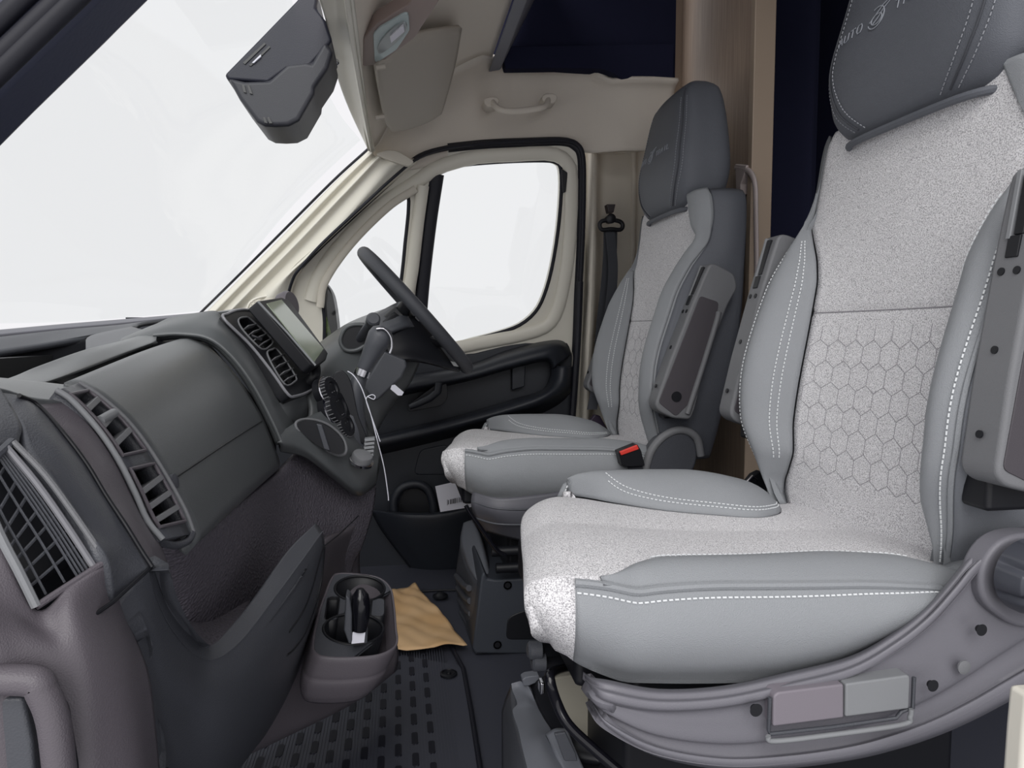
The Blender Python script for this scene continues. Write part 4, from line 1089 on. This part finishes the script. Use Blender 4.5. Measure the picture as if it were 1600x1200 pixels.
for a, b in (((830,1013),(885,1006)),((836,1031),(900,1022))):
    l = tube('slide_lever', [W(*a, Y=.93), W(a[0]+8, a[1]+5, Y=.93), W(b[0], b[1]+8, Y=.96)], [.010,.011,.012], M_BLK, pas, seg=14)
    lathe('lever_cap', W(a[0]+2, a[1]+3, Y=.925), (-1,0,.05), [(.0125,-.012),(.0125,.004),(.009,.007)], M_DARK, l, seg=16)
obj('rail_latch', *boxm(W(846,1072,Y=1.05), (.004,0,0), (0,.01,0), (0,0,.010)), M_CHR, pas, bevel=.003)
patch('slide_rail', pix([[(828,1070,1.14),(843,1110,1.08),(862,1140,1.02),(900,1180,.95)],[(850,1056,1.12),(868,1100,1.04),(892,1140,.99),(940,1190,.93)]]), M_BLK, pas)
plate('inner_side_plate', [W(a,b,Y=1.0) for a,b in ((862,1060),(925,1050),(935,1100),(940,1200),(900,1180))], (0,.02,0), mat('dusty_beige', (150,146,134), .8, .2, 30), pas, bevel=.003)
# ============================================================ driver seat: base shell, cover, buckle, pedestal
bs = pix([[(738,768,1.60),(780,778,1.56),(850,772,1.56),(930,760,1.58)],[(736,786,1.59),(780,800,1.555),(850,798,1.555),(930,785,1.58)],[(740,805,1.60),(790,820,1.57),(850,822,1.57),(930,812,1.6)],[(752,828,1.62),(800,842,1.6),(850,850,1.6),(930,842,1.63)]])
off = Vector((0,0,0))
def dpatch(*a, **k): return patch(*a, **k)
dpatch('seat_shell', bs, mat('shell_plastic', (92,92,99), .42, .1, 800), drv, nu=16, nv=18)
for dy_, yy_ in ((794,1.556),(818,1.562)):
    tube('shell_band', smooth_path([W(738,dy_-10,Y=yy_+.035), W(780,dy_+1,Y=yy_), W(850,dy_,Y=yy_-.003), W(930,dy_-12,Y=yy_+.02)], 20), .0025, M_DARK, drv)
box('seat_pan', (.40, 1.86, .40), (.25, .20, .04), M_BLK, drv, bevel=.01)
box('swivel_plate', (.45, 1.86, .32), (.20, .18, .04), M_BLK, drv, bevel=.01)
box('pedestal_core', (.50, 1.86, .14), (.24, .20, .145), M_BLK, drv, bevel=.01)
pf = [W(a,b,Y=1.62) for a,b in ((757,893),(762,904),(775,906),(830,903),(960,900),(960,1024),(742,1022),(738,1012),(752,900))]
pc = plate('pedestal_cover', pf, (0,.40,0), mat('pedestal_dark', (58,62,70), .5, .15, 700), drv, bevel=.006)
patch('pedestal_front', pix([[(724,817,2.02),(731,814,2.01),(738,812,2.0)],[(719,845,1.94),(733,838,1.91),(748,834,1.88)],[(728,880,1.82),(742,878,1.76),(757,876,1.72)],[(744,906,1.68),(752,904,1.66),(760,902,1.63)]]), MPG, drv, nu=18, nv=6, solid=.02)
patch('pedestal_grille', pix([[(719,846,1.94),(728,881,1.82),(744,907,1.68),(758,905,1.63)],[(712,905,1.95),(722,930,1.84),(740,960,1.67),(748,962,1.63)],[(720,962,1.92),(729,990,1.78),(739,1016,1.66),(743,1022,1.63)]]), M_DARK, drv, nu=12, nv=16, solid=.02)
for i in range(5):
    tube('pedestal_rib', [W(713+i*2.6, 900+i*19, Y=1.90), W(727+i*2.2, 916+i*20, Y=1.76), W(733+i*1.6, 919+i*20, Y=1.72)], .008, M_DARK, pc)
for a, b in ((793,914),(777,1007),(930,1010)):
    lathe('screw_recess', W(a,b,Y=1.618), (0,-1,0), [(.001,0),(.005,0),(.007,.003),(.010,.003)], M_BLK, pc, seg=16)
plate('pedestal_pocket', rounded([W(a,b,Y=1.618) for a,b in ((790,1000),(793,965),(815,955),(870,945),(955,940),(955,1000))], .015), (0,.006,0), M_BLK, pc, bevel=.003)
for a, b in (((768,862),(860,858)),((775,888),(860,884))):
    tube('slide_lever', [W(*a, Y=1.60), W(*b, Y=1.60)], .012, M_BLK, drv, seg=12)
tube('slide_bar', smooth_path([W(a,b,Y=1.58) for a,b in ((728,790),(735,802),(752,826),(775,858),(790,868))], 20), .005, M_GLB, drv)
# round recliner cover on the driver's seat inner side
rc = W(1052,716,Y=1.57)
cvr = smooth_path([W(a,b,Y=1.57) for a,b in ((1012,728),(1024,698),(1045,680),(1068,677),(1086,690),(1090,715),(1080,740),(1055,752),(1030,750),(1008,742))], 50, True)
cv = plate('recliner_cover', cvr, (0,.06,0), M_DARK, drv, bevel=.008, label='dark round recliner cover')
tube('cover_rim', smooth_path([W(a,b,Y=1.575) for a,b in ((1006,742),(1018,704),(1040,680),(1066,672),(1088,684),(1095,712))], 30), .010, M_MID, cv, seg=10)
# buckle
bk = thing('seatbelt_buckle', 'black buckle with red release button beside the far seat cushion', 'buckle', W(990,728,Y=1.56))
plate('buckle_body', rounded([W(a,b,Y=1.545) for a,b in ((966,706),(996,694),(1002,704),(1008,728),(985,730),(972,728),(968,712))], .003), (0,.03,0), M_BLK, bk, bevel=.004)
plate('release_button', [W(a,b,Y=1.541) for a,b in ((968,706),(996,695),(999,702),(971,712))], (0,.022,0), M_RED, bk, bevel=.002, label='red release button')
plate('strap', [W(a,b,Y=1.56) for a,b in ((980,726),(1004,726),(1010,760),(990,760))], (0,.004,0), M_BELT, bk, bevel=.001)
for nm_, lab, P_ in (('seatbelt_anchor', 'black metal belt anchor between the nearer seat cushion and backrest', ((1160,764),(1178,742),(1190,736),(1202,752),(1222,778),(1190,772))),):
    an = thing(nm_, lab, 'anchor', W(1180,760,Y=1.3))
    plate('anchor_body', [W(a,b,Y=1.27) for a,b in P_], (0,.02,0), M_BLK, an, bevel=.003)
    tube('anchor_tongue', [W(1158,762,Y=1.265), W(1176,744,Y=1.265), W(1182,750,Y=1.265)], .003, M_CHR, an)
an = thing('seatbelt_anchor', 'dark belt anchor beside the pillar at the far seat hinge', 'anchor', W(930,665,Y=2.15))
plate('anchor_body', [W(a,b,Y=2.12) for a,b in ((916,664),(930,648),(938,650),(950,672),(930,672))], (0,.02,0), mat('plum_black', (48,36,56), .5), an, bevel=.003)
# ============================================================ seat belt on the pillar
be = thing('seat_belt', 'dark grey seat belt hanging from a loop on the cream pillar', 'seat belt', W(953,350,Y=2.2))
def ribbon(name, P, w, mt, par, th=.0015):
    """flat strap: P list of (px, py, Y), w half width in metres across X"""
    P = [W(a, b, Y=c) for a, b, c in P]; Pn = smooth_path(P, 24)
    vs = []
    for p in Pn: vs += [p+Vector((-w,0,0)), p+Vector((w,0,0)), p+Vector((w,th,0)), p+Vector((-w,th,0))]
    fs = [(i*4+k, i*4+(k+1) % 4, i*4+4+(k+1) % 4, i*4+4+k) for i in range(23) for k in range(4)]
    fs += [(0,1,2,3),(92,93,94,95)]
    return obj(name, vs, fs, mt, par)
ribbon('webbing', [(954,358,2.24),(953,400,2.25),(949,450,2.26),(943,500,2.26),(938,560,2.26)], .023, M_BELT, be)
ribbon('webbing', [(953,362,2.23),(958,420,2.22),(953,480,2.2),(940,560,2.15),(925,640,2.12)], .016, M_BELT, be)
tube('guide_loop', smooth_path([W(a,b,Y=2.225) for a,b in ((937,352),(940,346),(950,344),(960,344),(970,347),(973,353),(969,359),(955,358),(941,359))], 36, True), .007, M_BLK, be, closed=True)
lathe('guide_boss', W(954,342,Y=2.225), (0,-1,0), [(.014,-.02),(.016,.008),(.010,.012)], M_BLK, be, seg=20)
plate('height_button', [W(a,b,Y=2.25) for a,b in ((948,319),(962,319),(959,332),(951,332))], (0,.03,0), mat('brown_black', (52,44,46), .5), be, bevel=.002)
# ============================================================ things on the floor and in the pocket
mt_ = thing('rubber_floor_mat', 'dark ribbed rubber floor mat with raised oblong studs', 'mat', (.0, 1.1, .0))
mpts = [W(a,b,Z=.008) for a,b in ((330,1060),(560,1010),(690,1034),(722,1040),(762,1290),(180,1290))]
plate('mat_sheet', mpts, (0,0,-.007), M_RUB, mt_, bevel=.002)
tube('mat_edge', [W(a,b,Z=.01) for a,b in ((700,1000),(724,1045),(736,1110),(750,1200),(758,1260))], .005, M_RUBS, mt_)
st_ = None
for i in range(10):
    for j in range(13):
        x = -.25+j*.0305; y = 1.12+i*.067+(j % 2)*.0335
        c = Vector((x, y, .008))
        lim = .075+(y-1.2)*.02
        if x > lim or y > 1.72: continue
        v = [c+Vector((a*.006, b*.019, 0)) for a, b in ((-1,-.8),(-.6,-1),(.6,-1),(1,-.8),(1,.8),(.6,1),(-.6,1),(-1,.8))]
        if st_ is None:
            vs, fs = platem([p-c for p in v], (0,0,.0025))
            me = bpy.data.meshes.new('stud'); me.from_pydata([tuple(p) for p in vs], [], fs); me.materials.append(M_RUBS); st_ = me
        o = bpy.data.objects.new('stud', st_); COL.objects.link(o); o.parent = mt_; o.location = c-ROOT[mt_.name]
ribs = [boxm((-.28+i*.006, 1.36, .0085), (.0012,0,0), (0,.32,0), (0,0,.0008)) for i in range(64)]
obj('fine_ribs', *join(*ribs), M_RUB, mt_, smooth=False, kind='stuff')
lathe('mat_fixing', W(701,1054,Z=.01), (0,0,1), [(.019,0),(.019,.004),(.015,.006),(.014,.003),(.006,.003),(.005,.007)], M_BLK, mt_, seg=24)
lathe('mat_fixing', W(688,932,Z=.01), (0,0,1), [(.022,0),(.022,.004),(.015,.006),(.012,.010),(.006,.014)], M_BLK, mt_, seg=24)
tube('floor_groove', [W(a,b,Z=.006) for a,b in ((640,925),(690,922),(712,922))], .003, M_BLK, mt_)
kr = thing('kraft_paper_mat', 'crumpled brown kraft paper lying on the floor by the cup holder', 'paper', W(670,960,Z=.02))
K = [W(a,b,Z=.02) for a,b in ((606,926),(650,912),(680,950),(728,1006),(700,1016),(660,1018),(618,1012),(606,970))]
a_, b_, c_, d_ = W(600,928,Z=.03), W(649,912,Z=.03), W(730,1007,Z=.022), W(612,1016,Z=.022)
def kraft(u, v):
    p = a_.lerp(b_, v).lerp(d_.lerp(c_, v), u)
    p.z += .006*math.sin(u*9+v*3)*math.sin(v*7)+.004*abs(math.sin(u*14-v*8))
    if u > .8: p.y -= .010*math.sin(v*math.pi)
    return p
vs, fs = grid(kraft, 24, 20)
obj('paper_sheet', vs, fs, M_KRAFT, kr, solid=.0012)
lf = thing('paper_leaflet', 'white printed paper leaflet tucked in the far door pocket', 'leaflet', W(710,790,Y=2.2))
LE = [W(a,b,Y=2.17) for a,b in ((680,760),(706,754),(735,762),(738,792),(688,800))]
obj('sheet', *platem(LE, (0,.002,0)), M_PAPER, lf, smooth=False)
q0, q1 = W(699,785,Y=2.168), W(732,778,Y=2.168)
bars = []
x = 0
while x < 1:
    w = random.choice((.012,.02,.03))
    bars.append(boxm(q0.lerp(q1, x), (q1-q0)*w*.5, (0,.0003,0), (0,0,.007+.002*random.random())))
    x += w+random.choice((.02,.03,.045))
obj('printed_bars', *join(*bars), M_RUBS, lf, smooth=False, kind='stuff')
# ============================================================ cup holder console
cu = thing('cup_holder_console', 'charcoal double cup holder unit at the foot of the dash', 'cup holder', W(560,980,Y=1.3))
zt = W(560,960,Y=1.25).z
ZT_ = .27
CN = Vector((.12,-.30,.94)).normalized(); C0 = W(560,965,Y=1.12)
def C_(px, py, dz=0): return Wp(px, py, CN, CN.dot(C0)+dz)
# top plate: outline with two round wells and side slots
out_ = smooth_path([C_(a,b) for a,b in ((531,897),(560,898),(590,903),(608,918),(614,945),(617,980),(619,1000),(612,1012),(590,1022),(550,1026),(510,1025),(494,1018),(492,1000),(500,960),(512,925),(521,903)) ], 70, True)
def ell(cx, cy, rx, ry, n=36, dz=0): return [C_(cx+rx*math.cos(2*math.pi*i/n), cy+ry*math.sin(2*math.pi*i/n), dz) for i in range(n)]
h1 = ell(562,920,39,20); h2 = ell(552,983,47,24)
s1 = rounded([C_(a,b) for a,b in ((513,933),(530,933),(526,968),(508,968))], .006)
s2 = rounded([C_(a,b) for a,b in ((583,935),(600,936),(600,958),(597,963),(580,962))], .006)
plate('top_plate', out_, CN*-.006, M_DARK, cu, holes=[h1, s1, s2, h2], bevel=0)
for h, r_, n_ in ((h1,.0022,'well_rim'),(h2,.0022,'well_rim')):
    tube(n_, h, r_, M_BLK, cu, closed=True, seg=8)
    c = sum(h, Vector())/len(h)
    vs = [p for p in h]+[c+(p-c)*.86+CN*-.07 for p in h]
    k = len(h); fs = [(i, (i+1) % k, k+(i+1) % k, k+i) for i in range(k)]+[tuple(range(k, 2*k))]
    obj('well', vs, fs, M_BLK, cu, solid=.002)
for h in (s1, s2):
    vs = [p for p in h]+[p-CN*.05 for p in h]; k = len(h)
    obj('slot_well', vs, [(i, (i+1) % k, k+(i+1) % k, k+i) for i in range(k)]+[tuple(range(k, 2*k))], M_BLK, cu, solid=.002)
ow = [C_(a,b) for a,b in ((531,897),(560,898),(590,903),(608,918),(614,945),(617,980),(619,1000),(612,1012),(590,1022),(550,1026),(510,1025),(494,1018),(492,1000),(500,960),(512,925),(521,903))]
ow = smooth_path(ow, 70, True); c = sum(ow, Vector())/70
def body(u, v):
    p = ow[int(v*70) % 70]
    k = interp(((0,1),(.06,1.02),(.4,1.0),(.45,.985),(.5,1.0),(.8,.93),(1,.82)), u)
    q = c+(p-c)*k; return Vector((q.x-.03*u, q.y, p.z-.075*u))
vs, fs = grid(body, 24, 70)
obj('body', vs, fs, M_WARM, cu, solid=.003)
gr = thing('handbrake_grip', 'short black grip standing upright between the two cup wells', 'lever', C_(563,965))
gpath = [(C_(563,975,-.01)),(C_(564,955,.02)),(C_(564,935,.04)),(C_(563,920,.055)),(C_(562,908,.062))]
gpath = [W(562,985,Y=1.04), W(564,965,Y=1.04), W(564,945,Y=1.04), W(563,930,Y=1.04), W(563,920,Y=1.04)]
tube('grip', gpath, [.010,.013,.0142,.012,.005], M_GLB, gr, n=None, seg=18)
plate('grip_stem', [W(a,b,Y=1.05) for a,b in ((548,972),(575,972),(574,1006),(550,1006))], (0,.02,0), M_DARK, gr, bevel=.002)
plate('grip_guard', [W(a,b,Y=1.03) for a,b in ((540,930),(547,935),(550,960),(550,1004),(545,1008),(537,985))], (0,.03,0), M_DARK, gr, bevel=.003)
ca = thing('white_card', 'small white card lying in the nearer cup well', 'card', C_(558,1000))
obj('card', *platem([W(a,b,Y=1.035) for a,b in ((551,988),(571,986),(569,1004),(549,1006))], (0,.001,0)), M_PAPER, ca, smooth=False)
# ============================================================ overhead things
mi = thing('camera_housing', 'black moulded camera and sensor housing hanging at the top of the windscreen', 'camera housing', W(430,100,Y=1.4))
Z8 = lambda L: [(340+a/4.8, b/4.8) for a, b in L]
low = Z8([(70,575),(200,605),(380,600),(520,480),(660,462),(700,470),(800,300),(870,380),(825,515),(730,655),(725,700),(610,900),(530,940),(440,945),(350,940),(290,910),(160,740)])
upp = Z8([(45,560),(300,300),(590,0),(640,-60),(760,-60),(740,60),(810,150),(860,300),(800,380),(690,500),(520,520),(380,620),(80,600)])
plate('lower_housing', [W(a,b,Y=1.36) for a,b in low], (0,.13,0), mat('housing_black', (50,51,58), .45, .1, 600), mi, bevel=.008)
plate('upper_housing', [W(a,b,Y=1.37) for a,b in upp], (0,.14,0), mat('shaded_housing_black', (32,34,48), .45, .1, 500), mi, bevel=.008)  # shading of the upper face put into a darker, bluer colour
for L_ in ([(190,470),(350,320),(362,330),(205,482)],[(235,490),(385,345),(395,355),(250,495)]):
    plate('cooling_slot', [W(a,b,Y=1.368) for a,b in Z8(L_)], (0,.004,0), M_GLB, mi, bevel=0)
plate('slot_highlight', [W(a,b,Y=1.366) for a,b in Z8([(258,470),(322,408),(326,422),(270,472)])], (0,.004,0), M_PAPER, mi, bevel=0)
for L_ in ([(180,635),(200,635),(215,695),(195,690)],[(222,640),(238,640),(262,705),(240,700)],[(340,880),(355,878),(375,925),(352,920)],[(372,880),(386,878),(410,925),(388,925)]):
    plate('clip_slot', [W(a,b,Y=1.357) for a,b in Z8(L_)], (0,.004,0), M_GLB, mi, bevel=0)
vi = thing('sun_visor', 'folded beige sun visor hinged under the headliner above the driver', 'sun visor', W(650,130,Y=1.9))
VV = [[(590,108,1.60),(640,62,1.60),(690,48,1.66),(722,44,1.74)],
      [(594,150,1.76),(640,130,1.76),(685,110,1.80),(712,100,1.88)],
      [(602,190,1.92),(635,185,1.94),(670,172,1.97),(696,160,2.02)],
      [(612,206,2.02),(636,203,2.03),(668,192,2.05),(690,178,2.08)]]
patch('visor_board', pix(VV), M_VIS, vi, nu=18, nv=18, solid=.012)
for a, b, c in ((594,106,1.58),(593,184,1.84)):
    tube('visor_pivot', [W(a-6,b,Y=c), W(a+8,b-2,Y=c)], .006, M_VIS, vi)
cl_ = thing('courtesy_light', 'frosted courtesy light with switch in the overhead console', 'light', W(610,50,Y=1.5))
pc0, pc1, pc2 = W(583,54,Y=1.50), W(640,22,Y=1.40), W(586,98,Y=1.62)
LN = (pc1-pc0).cross(pc2-pc0).normalized()
if LN.y > 0: LN = -LN
def LL(px, py, off=0): return Wp(px, py, LN, LN.dot(pc0)+off)
plate('console_surround', rounded([LL(a,b) for a,b in ((566,104),(568,60),(586,38),(640,6),(650,-20),(700,-20),(648,60),(590,102))], .01), -LN*.03, mat('taupe_plastic', (150,134,130), .5, .1, 500), cl_, bevel=.004)
plate('lamp_rim', rounded([LL(a,b,.004) for a,b in ((583,54),(592,44),(630,22),(638,22),(640,48),(620,78),(590,98),(585,96))], .008), -LN*.012, mat('pale_blue_grey', (176,190,192), .35), cl_, bevel=.003)
plate('lens', smooth_path([LL(a,b,.008) for a,b in ((594,66),(612,46),(632,36),(635,48),(620,66),(596,84),(590,80))], 30, True), -LN*.008, mat('frosted_lens', (150,156,158), .3), cl_, bevel=.002)
plate('switch', [LL(a,b,.012) for a,b in ((609,58),(630,40),(632,50),(611,68))], -LN*.006, M_PAPER, cl_, bevel=.001)
gh = thing('grab_handle', 'beige folding grab handle on the headliner above the door', 'handle', W(812,162,Y=2.15))
tube('grip', smooth_path([W(a,b,Y=c) for a,b,c in ((768,156,2.15),(776,168,2.12),(790,173,2.11),(812,173,2.11),(838,170,2.11),(852,166,2.12),(858,152,2.15))], 36), .009, M_HEAD, gh, seg=12)
for a, b in ((768,158),(859,153)):
    plate('handle_base', smooth_path([W(a+dx, b+dy, Y=2.135) for dx, dy in ((-12,0),(-8,-6),(6,-7),(12,-2),(8,7),(-6,8))], 20, True), (0,.06,0), M_HEAD, gh, bevel=.004)
hk = thing('hanging_rail', 'pale curved rail standing on the wooden partition behind the far seat', 'rail', W(1180,300,X=.93))
tube('rail', smooth_path([W(a,b,X=.925) for a,b in ((1150,262),(1162,264),(1174,272),(1180,292),(1181,340),(1182,420),(1182,560),(1182,700))], 50), .009, mat('pale_taupe', (190,178,176), .5), hk, seg=12, flat=.6, nrm=(1,0,0))
plate('rail_bracket', [W(a,b,X=.92) for a,b in ((1148,256),(1166,258),(1164,268),(1157,288),(1157,304),(1150,304))], (.025,0,0), mat('pale_taupe', (190,178,176), .5), hk, bevel=.003)
sn = Vector((0,0,0))
for i, (x, y, Yv) in enumerate(((537,98,1.58),)):
    sc = thing('header_screw', 'small bright screw on the cream windscreen header', 'screw', W(525,97,Y=1.58))
    lathe('screw_head', W(525,97,Y=1.58), (.3,-.9,-.3), [(.006,-.006),(.007,0),(.004,.002)], M_CHR, sc, seg=12)
